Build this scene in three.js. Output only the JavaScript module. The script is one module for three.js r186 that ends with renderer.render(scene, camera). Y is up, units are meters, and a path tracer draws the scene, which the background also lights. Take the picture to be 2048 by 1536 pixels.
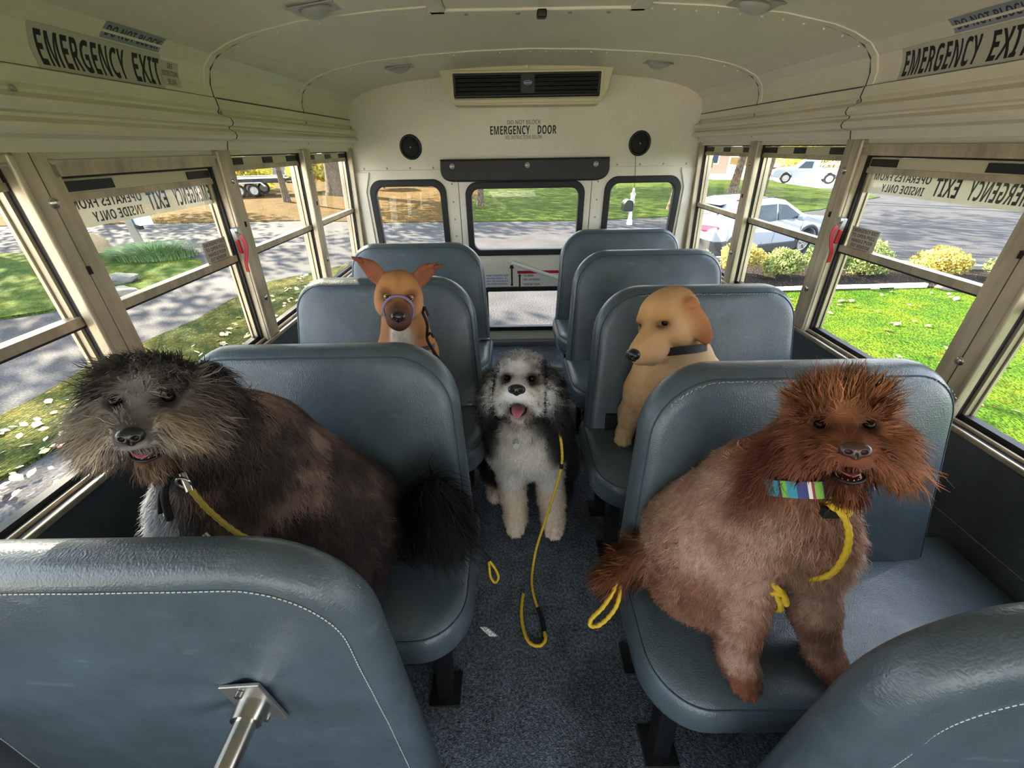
import * as THREE from 'three';
import { mergeGeometries, mergeVertices } from 'three/addons/utils/BufferGeometryUtils.js';
import { RoundedBoxGeometry } from 'three/addons/geometries/RoundedBoxGeometry.js';
import { ImprovedNoise } from 'three/addons/math/ImprovedNoise.js';

// ---------------------------------------------------------------- camera, sky, sun, exposure
const scene = new THREE.Scene();
const W_PX = 2048, H_PX = 1536, F_PX = 774.28;
const camera = new THREE.PerspectiveCamera(2 * Math.atan(H_PX / 2 / F_PX) * 180 / Math.PI, W_PX / H_PX, 0.02, 400);
camera.position.set(-0.105, 1.395, 0);
{
  const pitch = 0.5503, yaw = 0.0016, roll = -0.0171;
  const F = new THREE.Vector3(-Math.sin(yaw) * Math.cos(pitch), -Math.sin(pitch), -Math.cos(yaw) * Math.cos(pitch));
  const R = new THREE.Vector3(Math.cos(yaw), 0, -Math.sin(yaw)), U = new THREE.Vector3().crossVectors(R, F);
  const R2 = R.clone().multiplyScalar(Math.cos(roll)).addScaledVector(U, Math.sin(roll));
  const U2 = U.clone().multiplyScalar(Math.cos(roll)).addScaledVector(R, -Math.sin(roll));
  camera.quaternion.setFromRotationMatrix(new THREE.Matrix4().makeBasis(R2, U2, F.clone().negate()));
}
const renderer = new THREE.WebGLRenderer({ antialias: true });
renderer.toneMapping = THREE.LinearToneMapping;
renderer.toneMappingExposure = 2.4;
renderer.shadowMap.enabled = true;
const SKY_LEVEL = 2.6, SUN_LEVEL = 19;
{
  // even autumn sky: pale at the horizon, blue overhead, soft thin cloud
  const w = 256, h = 128, d = new Float32Array(w * h * 4), n = new ImprovedNoise();
  for (let y = 0; y < h; y++) for (let x = 0; x < w; x++) {
    const el = ((y + 0.5) / h - 0.5) * Math.PI, az = (x / w) * 2 * Math.PI, up = Math.max(0, Math.sin(el));
    const c = Math.cos(el), px = c * Math.cos(az) * 2.2, pz = c * Math.sin(az) * 2.2, py = Math.sin(el) * 4;
    const cl = Math.min(1, Math.max(0, 0.5 + n.noise(px + 9, py, pz) * 0.9 + n.noise(px * 2.7, py * 2.7, pz * 2.7 + 5) * 0.4));
    const k = Math.pow(1 - up, 2.2), i = (y * w + x) * 4;
    const sky = [0.56 + 0.34 * k, 0.70 + 0.22 * k, 0.92];
    for (let q = 0; q < 3; q++) d[i + q] = SKY_LEVEL * (sky[q] * (1 - 0.45 * cl) + 0.9 * 0.45 * cl);
    d[i + 3] = 1;
  }
  const t = new THREE.DataTexture(d, w, h, THREE.RGBAFormat, THREE.FloatType);
  t.mapping = THREE.EquirectangularReflectionMapping; t.magFilter = t.minFilter = THREE.LinearFilter; t.needsUpdate = true;
  scene.background = t; scene.environment = t;
}
const SUN_DIR = new THREE.Vector3(-0.64, 0.56, -0.53).normalize();
const sun = new THREE.DirectionalLight(new THREE.Color(1, 0.87, 0.66), SUN_LEVEL);
sun.name = 'sun'; sun.position.copy(SUN_DIR).multiplyScalar(60); sun.castShadow = true;
sun.shadow.camera.left = sun.shadow.camera.bottom = -45; sun.shadow.camera.right = sun.shadow.camera.top = 45;
sun.shadow.camera.far = 160; sun.shadow.mapSize.set(4096, 4096); sun.shadow.radius = 1;
scene.add(sun); scene.add(sun.target);

// ---------------------------------------------------------------- helpers
let seedState = 7;
const seed = (s) => { seedState = s | 0; };
const rnd = () => { seedState = (seedState + 0x6d2b79f5) | 0; let t = Math.imul(seedState ^ (seedState >>> 15), 1 | seedState); t = (t + Math.imul(t ^ (t >>> 7), 61 | t)) ^ t; return ((t ^ (t >>> 14)) >>> 0) / 4294967296; };
const rr = (a, b) => a + (b - a) * rnd();
const noise3 = new ImprovedNoise();
const N = (x, y, z) => noise3.noise(x, y, z);
const fbm = (x, y, z, o = 4) => { let s = 0, a = 0.5; for (let i = 0; i < o; i++) { s += a * N(x, y, z); x = x * 2.03 + 3.1; y = y * 2.03 + 1.7; z = z * 2.03 + 5.3; a *= 0.5; } return s; };
const clamp = (x, a = 0, b = 1) => Math.min(b, Math.max(a, x));
const sstep = (a, b, x) => { const t = clamp((x - a) / (b - a)); return t * t * (3 - 2 * t); };
const lerp = (a, b, t) => a + (b - a) * t;
const V = (x, y, z) => new THREE.Vector3(x, y, z);
const V2 = (x, y) => new THREE.Vector2(x, y);
const srgb = (r, g, b) => new THREE.Color().setRGB(r / 255, g / 255, b / 255, THREE.SRGBColorSpace);
const used = {};
function numbered(name) { const n = used[name] ?? 0; used[name] = n + 1; return n ? name + '_' + String(n).padStart(3, '0') : name; }
function shade(o) { o.traverse((m) => { if (m.isMesh) { m.castShadow = true; m.receiveShadow = true; } }); return o; }
function mesh(name, geos, mat, parent, extra) {
  const list = Array.isArray(geos) ? geos : [geos];
  let g = list[0];
  if (list.length > 1) {
    const keys = new Set(['position', 'normal', 'uv']);
    g = mergeGeometries(list.map((q) => { const c = q.index ? q.toNonIndexed() : q.clone(); for (const k of Object.keys(c.attributes)) if (!keys.has(k)) c.deleteAttribute(k); if (!c.attributes.uv) c.setAttribute('uv', new THREE.BufferAttribute(new Float32Array(c.attributes.position.count * 2), 2)); return c; }));
  }
  const m = new THREE.Mesh(g, mat);
  m.castShadow = m.receiveShadow = true;
  if (parent) { m.name = name; parent.add(m); } else { m.name = numbered(name); scene.add(m); }
  if (extra) Object.assign(m.userData, extra);
  return m;
}
function thing(name, label, category, group, pos = [0, 0, 0], turn = 0) {
  const o = new THREE.Group(); o.name = numbered(name); o.position.set(...pos); o.rotation.y = turn; scene.add(o);
  o.userData = { label, category }; if (group) o.userData.group = group;
  return o;
}
const tag = (o, label, category, group) => { Object.assign(o.userData, { label, category }); if (group) o.userData.group = group; return o; };
const struct = (name, geos, mat, label) => mesh(name, geos, mat, null, label ? { kind: 'structure', label } : { kind: 'structure' });
function copyOf(o, label, pos, turn) {
  const c = o.clone(); c.name = numbered(o.name.replace(/_\d{3}$/, '')); c.userData = { ...o.userData }; if (label) c.userData.label = label;
  if (pos) c.position.set(...pos); if (turn !== undefined) c.rotation.y = turn; scene.add(c); return c;
}
// uv in metres from the dominant axis of each face
function metreUV(g, s = 1) {
  const q = g.index ? g.toNonIndexed() : g, p = q.attributes.position, uv = new Float32Array(p.count * 2), a = V(), b = V(), c = V();
  for (let i = 0; i < p.count; i += 3) {
    a.fromBufferAttribute(p, i); b.fromBufferAttribute(p, i + 1).sub(a); c.fromBufferAttribute(p, i + 2).sub(a); b.cross(c);
    const ax = Math.abs(b.x), ay = Math.abs(b.y), az = Math.abs(b.z);
    for (let k = i; k < i + 3; k++) {
      const x = p.getX(k), y = p.getY(k), z = p.getZ(k);
      const [u, v] = ax >= ay && ax >= az ? [z, y] : ay >= az ? [x, z] : [x, y];
      uv[k * 2] = u * s; uv[k * 2 + 1] = v * s;
    }
  }
  q.setAttribute('uv', new THREE.BufferAttribute(uv, 2)); return q;
}
const at = (g, x, y, z, rx = 0, ry = 0, rz = 0) => g.applyMatrix4(new THREE.Matrix4().compose(V(x, y, z), new THREE.Quaternion().setFromEuler(new THREE.Euler(rx, ry, rz)), V(1, 1, 1)));
const box = (x, y, z, cx = 0, cy = 0, cz = 0, r = 0.004) => { const m = Math.min(x, y, z); return metreUV((r > 0 ? new RoundedBoxGeometry(x, y, z, 2, Math.min(r, m * 0.45)) : new THREE.BoxGeometry(x, y, z)).translate(cx, cy, cz)); };
const span = (x0, x1, y0, y1, z0, z1, r = 0.004) => box(x1 - x0, y1 - y0, z1 - z0, (x0 + x1) / 2, (y0 + y1) / 2, (z0 + z1) / 2, r);
function tube(pts, r, seg = 64, rad = 8, closed = false) { return new THREE.TubeGeometry(new THREE.CatmullRomCurve3(pts.map((p) => Array.isArray(p) ? V(...p) : p), closed, 'centripetal'), seg, r, rad, closed); }
function rod(a, b, r0, r1 = r0, rad = 12) {
  const A = V(...a), B = V(...b), d = B.clone().sub(A), g = new THREE.CylinderGeometry(r1, r0, d.length(), rad);
  g.applyQuaternion(new THREE.Quaternion().setFromUnitVectors(V(0, 1, 0), d.clone().normalize())); g.translate(...A.add(B).multiplyScalar(0.5).toArray()); return g;
}
// extrude a closed 2-D profile (x, y) along z from z0 to z1
function prismZ(pts, z0, z1, opts = {}) { const s = new THREE.Shape(pts.map((p) => V2(...p))); return metreUV(new THREE.ExtrudeGeometry(s, { depth: z1 - z0, bevelEnabled: false, curveSegments: 16, ...opts }).translate(0, 0, z0)); }

// ---- textures
function dataTex(w, h, fn, rep, srgbMap = false) {
  const d = new Uint8Array(w * h * 4);
  for (let y = 0; y < h; y++) for (let x = 0; x < w; x++) { const c = fn(x / w, y / h), i = (y * w + x) * 4; const a = Array.isArray(c) ? c : [c, c, c]; for (let k = 0; k < 3; k++) d[i + k] = clamp(a[k]) * 255; d[i + 3] = 255; }
  const t = new THREE.DataTexture(d, w, h); t.wrapS = t.wrapT = THREE.RepeatWrapping; t.magFilter = THREE.LinearFilter; t.minFilter = THREE.LinearMipmapLinearFilter; t.generateMipmaps = true;
  if (srgbMap) t.colorSpace = THREE.SRGBColorSpace; if (rep) t.repeat.set(rep, rep); t.needsUpdate = true; return t;
}
// tileable fractal noise: a by b cells over the unit square, o octaves
const PERM = new Uint8Array(512), GRAD = []; { seed(99); const p = [...Array(256).keys()]; for (let i = 255; i > 0; i--) { const j = Math.floor(rnd() * (i + 1)); [p[i], p[j]] = [p[j], p[i]]; } for (let i = 0; i < 512; i++) PERM[i] = p[i & 255]; for (let i = 0; i < 256; i++) GRAD.push(Math.cos(i * 0.0245437 * 7), Math.sin(i * 0.0245437 * 7)); }
function pn(x, y, px, py, s) {
  const x0 = Math.floor(x), y0 = Math.floor(y), fx = x - x0, fy = y - y0, X0 = x0 % px, X1 = (x0 + 1) % px, Y0 = y0 % py, Y1 = (y0 + 1) % py;
  const h = (i, j) => PERM[(PERM[(PERM[(i & 255)] + j + s) & 255] + (i >> 8) + s * 7) & 255] * 2;
  const u = fx * fx * fx * (fx * (fx * 6 - 15) + 10), v = fy * fy * fy * (fy * (fy * 6 - 15) + 10);
  const a = h(X0, Y0), b = h(X1, Y0), c = h(X0, Y1), d = h(X1, Y1);
  const na = GRAD[a] * fx + GRAD[a + 1] * fy, nb = GRAD[b] * (fx - 1) + GRAD[b + 1] * fy, nc = GRAD[c] * fx + GRAD[c + 1] * (fy - 1), nd = GRAD[d] * (fx - 1) + GRAD[d + 1] * (fy - 1);
  return 1.4 * (na + (nb - na) * u + (nc - na + (na - nb - nc + nd) * u) * v);
}
function pf(u, v, a, b, s, o) { let t = 0, k = 0.5; for (let i = 0; i < o; i++) { t += k * pn(u * a, v * b, a, b, (s | 0) + i * 3); a *= 2; b *= 2; k *= 0.5; } return t; }
const tile = (fn) => fn;
function textCanvas(w, h, draw) { const c = document.createElement('canvas'); c.width = w; c.height = h; const g = c.getContext('2d'); draw(g, w, h); const t = new THREE.CanvasTexture(c); t.colorSpace = THREE.SRGBColorSpace; t.anisotropy = 8; return t; }
// condensed capitals fitted into a box
function fitText(g, s, x, y, w, h, weight = 'bold') { g.save(); g.font = weight + ' 100px sans-serif'; const m = g.measureText(s), tw = m.width, th = 73; g.translate(x, y + h); g.scale(w / tw, h / th); g.textBaseline = 'alphabetic'; g.textAlign = 'left'; g.fillText(s, 0, 0); g.restore(); }
const std = (o) => new THREE.MeshStandardMaterial(o), phys = (o) => new THREE.MeshPhysicalMaterial(o);

// ---------------------------------------------------------------- materials
const speckTex = dataTex(256, 256, tile((u, v) => 0.5 + 0.5 * pf(u, v, 24, 24, 3, 4)), 1);
const leatherBump = dataTex(512, 512, tile((u, v) => { const a = 2 * pf(u, v, 60, 60, 1, 1), b = 2 * pf(u, v, 110, 110, 7, 1); return 0.5 + 0.35 * Math.abs(a) * 1.2 - 0.3 * Math.abs(b) + 0.25 * pf(u, v, 5, 5, 2, 3); }), 3);
const vinylMap = dataTex(512, 512, tile((u, v) => { const n = pf(u, v, 6, 6, 4, 5), s = pf(u, v, 40, 40, 9, 3), k = 1 + 0.16 * n + 0.06 * s; const scuff = sstep(0.28, 0.42, pf(u, v, 9, 22, 12, 4)); return [0.30 * k + 0.04 * scuff, 0.352 * k + 0.038 * scuff, 0.378 * k + 0.035 * scuff]; }), 1.3, true);
const vinylRough = dataTex(256, 256, tile((u, v) => 0.8 + 0.3 * pf(u, v, 8, 8, 5, 4)), 1.7);
const M = {};
M.vinyl = phys({ name: 'vinyl', map: vinylMap, bumpMap: leatherBump, bumpScale: 0.0012, roughness: 0.44, roughnessMap: vinylRough, specularIntensity: 1, clearcoat: 0.2, clearcoatRoughness: 0.28 });
M.vinylDark = std({ name: 'vinyl_dark', color: srgb(42, 50, 54), bumpMap: leatherBump, bumpScale: 0.001, roughness: 0.5 });
M.seam = std({ name: 'seam_thread', color: srgb(60, 72, 78), roughness: 0.8 });
M.fray = std({ name: 'frayed_thread', color: srgb(196, 198, 190), roughness: 0.9 });
const paintMap = dataTex(512, 512, tile((u, v) => { const n = pf(u, v, 4, 4, 2, 5), s = pf(u, v, 70, 70, 6, 2), k = 1 + 0.05 * n + 0.03 * s; return [0.895 * k, 0.865 * k, 0.785 * k]; }), 0.8, true);
M.paint = phys({ name: 'cream_paint', map: paintMap, roughness: 0.42, bumpMap: speckTex, bumpScale: 0.0004, clearcoat: 0.1, clearcoatRoughness: 0.4 });
M.cream = std({ name: 'cream_plastic', color: srgb(214, 205, 170), roughness: 0.5, bumpMap: speckTex, bumpScale: 0.0003 });
const metalMap = dataTex(256, 256, tile((u, v) => { const k = 1 + 0.16 * pf(u, v, 24, 2, 8, 4) + 0.2 * pf(u, v, 5, 3, 1, 5); return [0.74 * k, 0.685 * k, 0.585 * k]; }), 2, true);
M.alu = std({ name: 'aged_aluminium', map: metalMap, metalness: 0.6, roughness: 0.42 });
M.aluPaint = std({ name: 'beige_pillar', map: metalMap, metalness: 0.25, roughness: 0.5 });
M.chrome = std({ name: 'brushed_steel', color: srgb(196, 190, 180), metalness: 1, roughness: 0.24 });
M.steel = std({ name: 'dull_steel', color: srgb(170, 168, 162), metalness: 0.85, roughness: 0.4 });
M.rubber = std({ name: 'black_rubber', color: srgb(24, 24, 25), roughness: 0.6 });
M.black = std({ name: 'black_plastic', color: srgb(17, 17, 18), roughness: 0.45 });
M.blackVoid = std({ name: 'dark_grille', color: srgb(8, 8, 9), roughness: 0.7 });
M.blackSteel = std({ name: 'black_steel', color: srgb(20, 21, 23), roughness: 0.5, metalness: 0.2 });
const wallMap = dataTex(512, 512, tile((u, v) => { const k = 1 + 0.25 * pf(u, v, 5, 5, 3, 5) + 0.1 * pf(u, v, 50, 50, 2, 2); return [0.31 * k, 0.33 * k, 0.345 * k]; }), 1, true);
M.wall = std({ name: 'grey_wall_panel', map: wallMap, roughness: 0.5, bumpMap: speckTex, bumpScale: 0.0006 });
const carpetMap = dataTex(1024, 1024, tile((u, v) => { const f = pf(u, v, 140, 140, 1, 2), m = pf(u, v, 20, 20, 4, 4), l = pf(u, v, 3, 3, 7, 4), k = 1 + 0.75 * f + 0.25 * m; const dirt = sstep(0.08, 0.3, l + 0.3 * m); return [(0.335 - 0.07 * dirt) * k, (0.365 - 0.085 * dirt) * k, (0.395 - 0.1 * dirt) * k]; }), 0.9, true);
const carpetBump = dataTex(512, 512, tile((u, v) => 0.5 + 0.8 * pf(u, v, 120, 120, 6, 2)), 2.4);
M.carpet = phys({ specularIntensity: 0.3, name: 'carpet', map: carpetMap, bumpMap: carpetBump, bumpScale: 0.004, roughness: 0.95 });
M.glass = phys({ name: 'window_glass', color: new THREE.Color(0.97, 0.985, 0.975), transmission: 1, thickness: 0, roughness: 0, ior: 1.45 });
M.glassDark = phys({ name: 'tinted_glass', color: srgb(150, 165, 165), transmission: 1, thickness: 0, roughness: 0, ior: 1.5 });
M.red = std({ name: 'red_plastic', color: srgb(178, 20, 28), roughness: 0.4 });
M.white = std({ name: 'white_paint', color: srgb(226, 226, 222), roughness: 0.4 });
M.nylonYellow = std({ name: 'yellow_rope', color: srgb(226, 186, 44), roughness: 0.7 });
M.nylonOlive = std({ name: 'olive_rope', color: srgb(172, 150, 58), roughness: 0.7 });
M.nylonBlack = std({ name: 'black_nylon', color: srgb(18, 18, 20), roughness: 0.7 });
// ---------------------------------------------------------------- the bus body
const REAR = -2.884, FRONT = 1.9, CEIL_Y = 1.765;
const ROOF = [[1.085, 1.541], [1.083, 1.585], [1.066, 1.624], [1.03, 1.655], [0.97, 1.68], [0.90, 1.70], [0.74, 1.728], [0.5, 1.748], [0.25, 1.760], [0, CEIL_Y]];
const roofLine = () => [...ROOF.map(([x, y]) => [-x, y]), ...ROOF.slice(0, -1).reverse()];
function roofSlab(z0, z1, drop, thick, overhang = 0) {   // inner skin lowered by drop, given thickness upward
  const inn = roofLine(), c = [0, 1.2];
  const off = (p, d) => { const n = V2(p[0] * 0.5, Math.max(0.12, p[1] - 1.45)).normalize(); return [p[0] + n.x * d, p[1] + n.y * d]; };
  return prismZ([...inn.map((p) => off(p, -drop)), ...inn.slice().reverse().map((p) => off(p, thick))], z0, z1);
}
const PIL = [-0.291, -0.938, -1.583, -2.229];
const ALLP = [1.65, 1.003, 0.356, ...PIL];
// floor
const floor = struct('floor', span(-1.2, 1.2, -0.08, 0, REAR - 0.03, FRONT, 0), M.carpet, 'blue grey speckled carpet floor of the bus');
// ceiling: one skin per bay, lapped ribs between
{
  const ribs = [-2.262, -1.603, -0.955, -0.3, 0.36, 1.0];
  const edges = [REAR - 0.05, ...ribs, FRONT];
  const c = new THREE.Group(); c.name = 'ceiling'; c.userData = { kind: 'structure', label: 'cream painted arched metal ceiling of the bus with lapped ribs' }; scene.add(c);
  for (let i = 0; i + 1 < edges.length; i++) mesh('panel', roofSlab(edges[i], edges[i + 1], 0, 0.05), M.paint, c);
  const rivet = new THREE.SphereGeometry(0.0042, 8, 6);
  for (const z of ribs) {
    mesh('rib', [roofSlab(z - 0.03, z + 0.002, 0.0035, 0.03), roofSlab(z + 0.0045, z + 0.03, 0.0045, 0.03)], M.paint, c);
    const pts = roofLine().map(([x, y]) => V(x * 0.997, y - 0.004, z));
    const cv = new THREE.CatmullRomCurve3(pts), g = [];
    for (let i = 1; i < 34; i++) { const p = cv.getPointAt(i / 34); g.push(rivet.clone().translate(p.x, p.y, z - 0.016)); }
    mesh('rivet_row', g, M.paint, c, { kind: 'stuff' });
    const gap = new THREE.TubeGeometry(new THREE.CatmullRomCurve3(pts.map((p) => V(p.x * 0.999, p.y + 0.0035, z + 0.0033))), 60, 0.0022, 6);
    mesh('lap_gap', gap, M.seam, c);
  }
}
// side walls, sills, ledges
const wallX = (y) => 1.15 - 0.0727 * (y - 0.7);
function lean(g, side) {     // local x = depth outward from the pillar face; lean it with the body side
  const p = g.attributes.position;
  for (let i = 0; i < p.count; i++) p.setX(i, side * (wallX(p.getY(i)) + p.getX(i)));
  if (side < 0) { if (g.index) g = g.toNonIndexed(); const q = g.attributes; for (const k of Object.keys(q)) { const a = q[k], s = a.itemSize; for (let i = 0; i < a.count; i += 3) for (let c = 0; c < s; c++) { const t = a.array[(i + 1) * s + c]; a.array[(i + 1) * s + c] = a.array[(i + 2) * s + c]; a.array[(i + 2) * s + c] = t; } } }
  g.computeVertexNormals(); return g;
}
const flat = (x0, x1, y0, y1, z0, z1) => metreUV(new THREE.BoxGeometry(x1 - x0, y1 - y0, z1 - z0).translate((x0 + x1) / 2, (y0 + y1) / 2, (z0 + z1) / 2));
const LEDGE = [[1.13, 1.57], [1.080, 1.546], [1.078, 1.518], [1.086, 1.510], [1.086, 1.504], [1.050, 1.491], [1.046, 1.478], [1.052, 1.470], [1.066, 1.466], [1.066, 1.460], [1.050, 1.450], [1.047, 1.440], [1.054, 1.431], [1.088, 1.424], [1.097, 1.399], [1.15, 1.399]];
let windowNo = 0;
for (const side of [-1, 1]) {
  const nm = side < 0 ? 'left' : 'right';
  const w = new THREE.Group(); w.name = 'wall_' + nm; w.userData = { kind: 'structure', label: 'dark grey metal lower wall of the bus under the ' + nm + ' windows' }; scene.add(w);
  mesh('panel', metreUV(span(side > 0 ? 1.15 : -1.21, side > 0 ? 1.21 : -1.15, 0.463, 0.692, REAR - 0.04, FRONT, 0)), M.wall, w);
  mesh('panel', metreUV(span(side > 0 ? 1.148 : -1.21, side > 0 ? 1.21 : -1.148, -0.02, 0.459, REAR - 0.04, FRONT, 0)), M.wall, w);
  mesh('seam', span(side > 0 ? 1.151 : -1.2, side > 0 ? 1.2 : -1.151, 0.458, 0.464, REAR, FRONT, 0), M.alu, w);
  mesh('base_cove', span(side > 0 ? 1.135 : -1.16, side > 0 ? 1.16 : -1.135, 0, 0.05, REAR, FRONT, 0.006), M.blackSteel, w);
  mesh('sill', span(side > 0 ? 1.140 : -1.215, side > 0 ? 1.215 : -1.140, 0.692, 0.7, REAR, FRONT, 0.002), M.rubber, w);
  mesh('sill_bead', [span(side > 0 ? 1.138 : -1.149, side > 0 ? 1.149 : -1.138, 0.688, 0.704, REAR, FRONT, 0.004)], M.alu, w);
  mesh('sill_track', [span(side > 0 ? 1.166 : -1.174, side > 0 ? 1.174 : -1.166, 0.698, 0.71, REAR, FRONT, 0.003)], M.alu, w);
  // header above the glass and the ledge over it
  mesh('header', lean(flat(0.012, 0.06, 1.383, 1.56, REAR, FRONT), side), M.paint, w);
  const segs = [[REAR, -1.597, 0], [-1.605, -0.31, 0.005], [-0.31, FRONT, 0]];
  for (const [z0, z1, o] of segs) { const g = prismZ(LEDGE.map(([x, y]) => [side * (x - o), y]), z0, z1); mesh('ledge', g, M.paint, w); mesh('ledge_gap', span(Math.min(side * 1.0795, side * 1.1), Math.max(side * 1.0795, side * 1.1), 1.5455, 1.5495, z0, z1, 0), M.seam, w); if (z1 < FRONT) mesh('lap_gap', prismZ(LEDGE.map(([x, y]) => [side * (x - 0.0058), y]), z1 - 0.001, z1 + 0.0035), M.seam, w); }
  const scr = [];
  for (const z of [...ALLP, -2.85]) for (const y of [1.507, 1.421]) { const s = new THREE.SphereGeometry(0.006, 10, 6); s.scale(0.5, 1, 1); scr.push(s.translate(side * (y > 1.48 ? 1.075 : 1.09), y, z - 0.02)); }
  mesh('screw_row', scr, M.steel, w, { kind: 'stuff' });
  // pillars
  for (const z of [...ALLP, -2.862]) {
    const rear = z < -2.8, p = new THREE.Group(); p.name = 'pillar'; w.add(p);
    const hw = rear ? 0.022 : 0.034;
    mesh('groove', lean(flat(0.006, 0.08, 0.694, 1.402, z - 0.004, z + 0.004), side), M.blackVoid, p);
    mesh('channel', lean(flat(0, 0.085, 0.694, 1.402, z - hw, z - 0.003), side), M.aluPaint, p);
    mesh('channel', lean(flat(-0.004, 0.085, 0.694, 1.402, z + 0.003, z + hw), side), M.aluPaint, p);
    if (!rear) {
      mesh('bead', lean(metreUV(new RoundedBoxGeometry(0.03, 0.7, 0.014, 2, 0.006).translate(0.008, 1.05, z + hw + 0.006)), side), M.alu, p);
      for (const y of [1.303, 0.87]) { const s = new THREE.SphereGeometry(0.0115, 14, 10); s.scale(0.55, 1, 1); s.translate(-0.003, y, z); mesh('screw', [lean(s, side), lean(new THREE.TorusGeometry(0.0105, 0.0025, 6, 16).rotateY(Math.PI / 2).translate(-0.003, y, z), side)], M.chrome, p); }
      mesh('slot', lean(flat(-0.006, 0.02, 1.148, 1.166, z - 0.006, z + 0.004), side), M.blackVoid, p);
    }
  }
  // window bays
  const edges = [...ALLP.map((z) => z), -2.862];
  for (let i = 0; i + 1 < edges.length; i++) {
    const zA = edges[i + 1] + (i + 1 === edges.length - 1 ? 0.022 : 0.034), zB = edges[i] - 0.034, em = Math.abs(edges[i] + 0.938) < 0.01;
    const win = new THREE.Group(); win.name = 'window_' + (++windowNo); scene.add(win);
    win.userData = { kind: 'structure', label: em ? 'emergency exit window in the ' + nm + ' wall with red handle tape' : 'two pane sliding window in the ' + nm + ' wall' };
    const L = (n, m, ...gs) => mesh(n, gs.map((g) => lean(g, side)), m, win);
    const in_ = em ? 0.016 : 0, a = zA + in_, b = zB - in_;
    if (em) {
      L('frame', M.aluPaint, flat(0.004, 0.06, 0.7, 1.386, zA, a), flat(0.004, 0.06, 0.7, 1.386, b, zB), flat(0.004, 0.06, 1.352, 1.384, zA, zB));
      L('frame_lip', M.alu, flat(-0.002, 0.02, 1.376, 1.384, zA, zB));
    }
    const top = em ? 1.352 : 1.384;
    L('track', M.rubber, flat(0.024, 0.066, 0.705, top, a, a + 0.009), flat(0.024, 0.066, 0.705, top, b - 0.009, b), flat(0.03, 0.066, top - 0.006, top, a, b));
    L('sash_stile', M.alu, flat(0.036, 0.05, 0.705, top, a + 0.006, a + 0.017), flat(0.036, 0.05, 0.705, top, b - 0.017, b - 0.006), flat(0.052, 0.06, 0.705, top, a + 0.009, a + 0.022), flat(0.052, 0.06, 0.705, top, b - 0.022, b - 0.009));
    L('top_rail', M.cream, flat(0.034, 0.05, top - 0.037, top - 0.007, a + 0.006, b - 0.006));
    L('top_sash_rail', M.aluPaint, flat(0.03, 0.055, top - 0.053, top - 0.037, a + 0.006, b - 0.006));
    L('mid_rail', M.alu, flat(0.026, 0.055, 1.035, 1.058, a + 0.006, b - 0.006));
    L('mid_rail_gasket', M.rubber, flat(0.03, 0.062, 1.0285, 1.035, a + 0.006, b - 0.006));
    L('bottom_rail', M.rubber, flat(0.034, 0.06, 0.705, 0.722, a + 0.006, b - 0.006));
    const wz = b - a;
    for (const [q0, q1] of em ? [[0.03, 0.22], [0.72, 0.97]] : [[0.03, 0.2], [0.42, 0.55], [0.8, 0.97]]) L('black_tab', M.black, flat(0.030, 0.036, top - 0.033, top - 0.011, a + wz * q0, a + wz * q1));
    L('glass', M.glass, (() => { const g = new THREE.PlaneGeometry(1, 1).rotateY(-Math.PI / 2); g.scale(1, top - 0.04 - 1.045, b - a - 0.01); return g.translate(0.0445, (top - 0.04 + 1.045) / 2, (a + b) / 2).toNonIndexed(); })());
    L('glass', M.glass, (() => { const g = new THREE.PlaneGeometry(1, 1).rotateY(-Math.PI / 2); g.scale(1, 1.045 - 0.71, b - a - 0.01); return g.translate(0.0545, (1.045 + 0.71) / 2, (a + b) / 2).toNonIndexed(); })());
  }
}
// rear wall with its two windows and the emergency door
const rrect = (x0, x1, y0, y1, r, P = THREE.Path) => { const s = new P(); s.moveTo(x0 + r, y0); s.lineTo(x1 - r, y0); s.absarc(x1 - r, y0 + r, r, -Math.PI / 2, 0); s.lineTo(x1, y1 - r); s.absarc(x1 - r, y1 - r, r, 0, Math.PI / 2); s.lineTo(x0 + r, y1); s.absarc(x0 + r, y1 - r, r, Math.PI / 2, Math.PI); s.lineTo(x0, y0 + r); s.absarc(x0 + r, y0 + r, r, Math.PI, 1.5 * Math.PI); return s; };
function ringGeo(x0, x1, y0, y1, r, w, z0, z1, bev = 0.005) {
  const s = rrect(x0, x1, y0, y1, r, THREE.Shape); s.holes.push(rrect(x0 + w, x1 - w, y0 + w, y1 - w, Math.max(0.01, r - w * 0.6)));
  return metreUV(new THREE.ExtrudeGeometry(s, { depth: z1 - z0 - 2 * bev, bevelEnabled: true, bevelSize: bev, bevelThickness: bev, bevelSegments: 3, curveSegments: 14 }).translate(0, 0, z0 + bev));
}
const REARWIN = [[-1.032, -0.533, 0.68, 1.213], [0.537, 1.035, 0.68, 1.213]];
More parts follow.
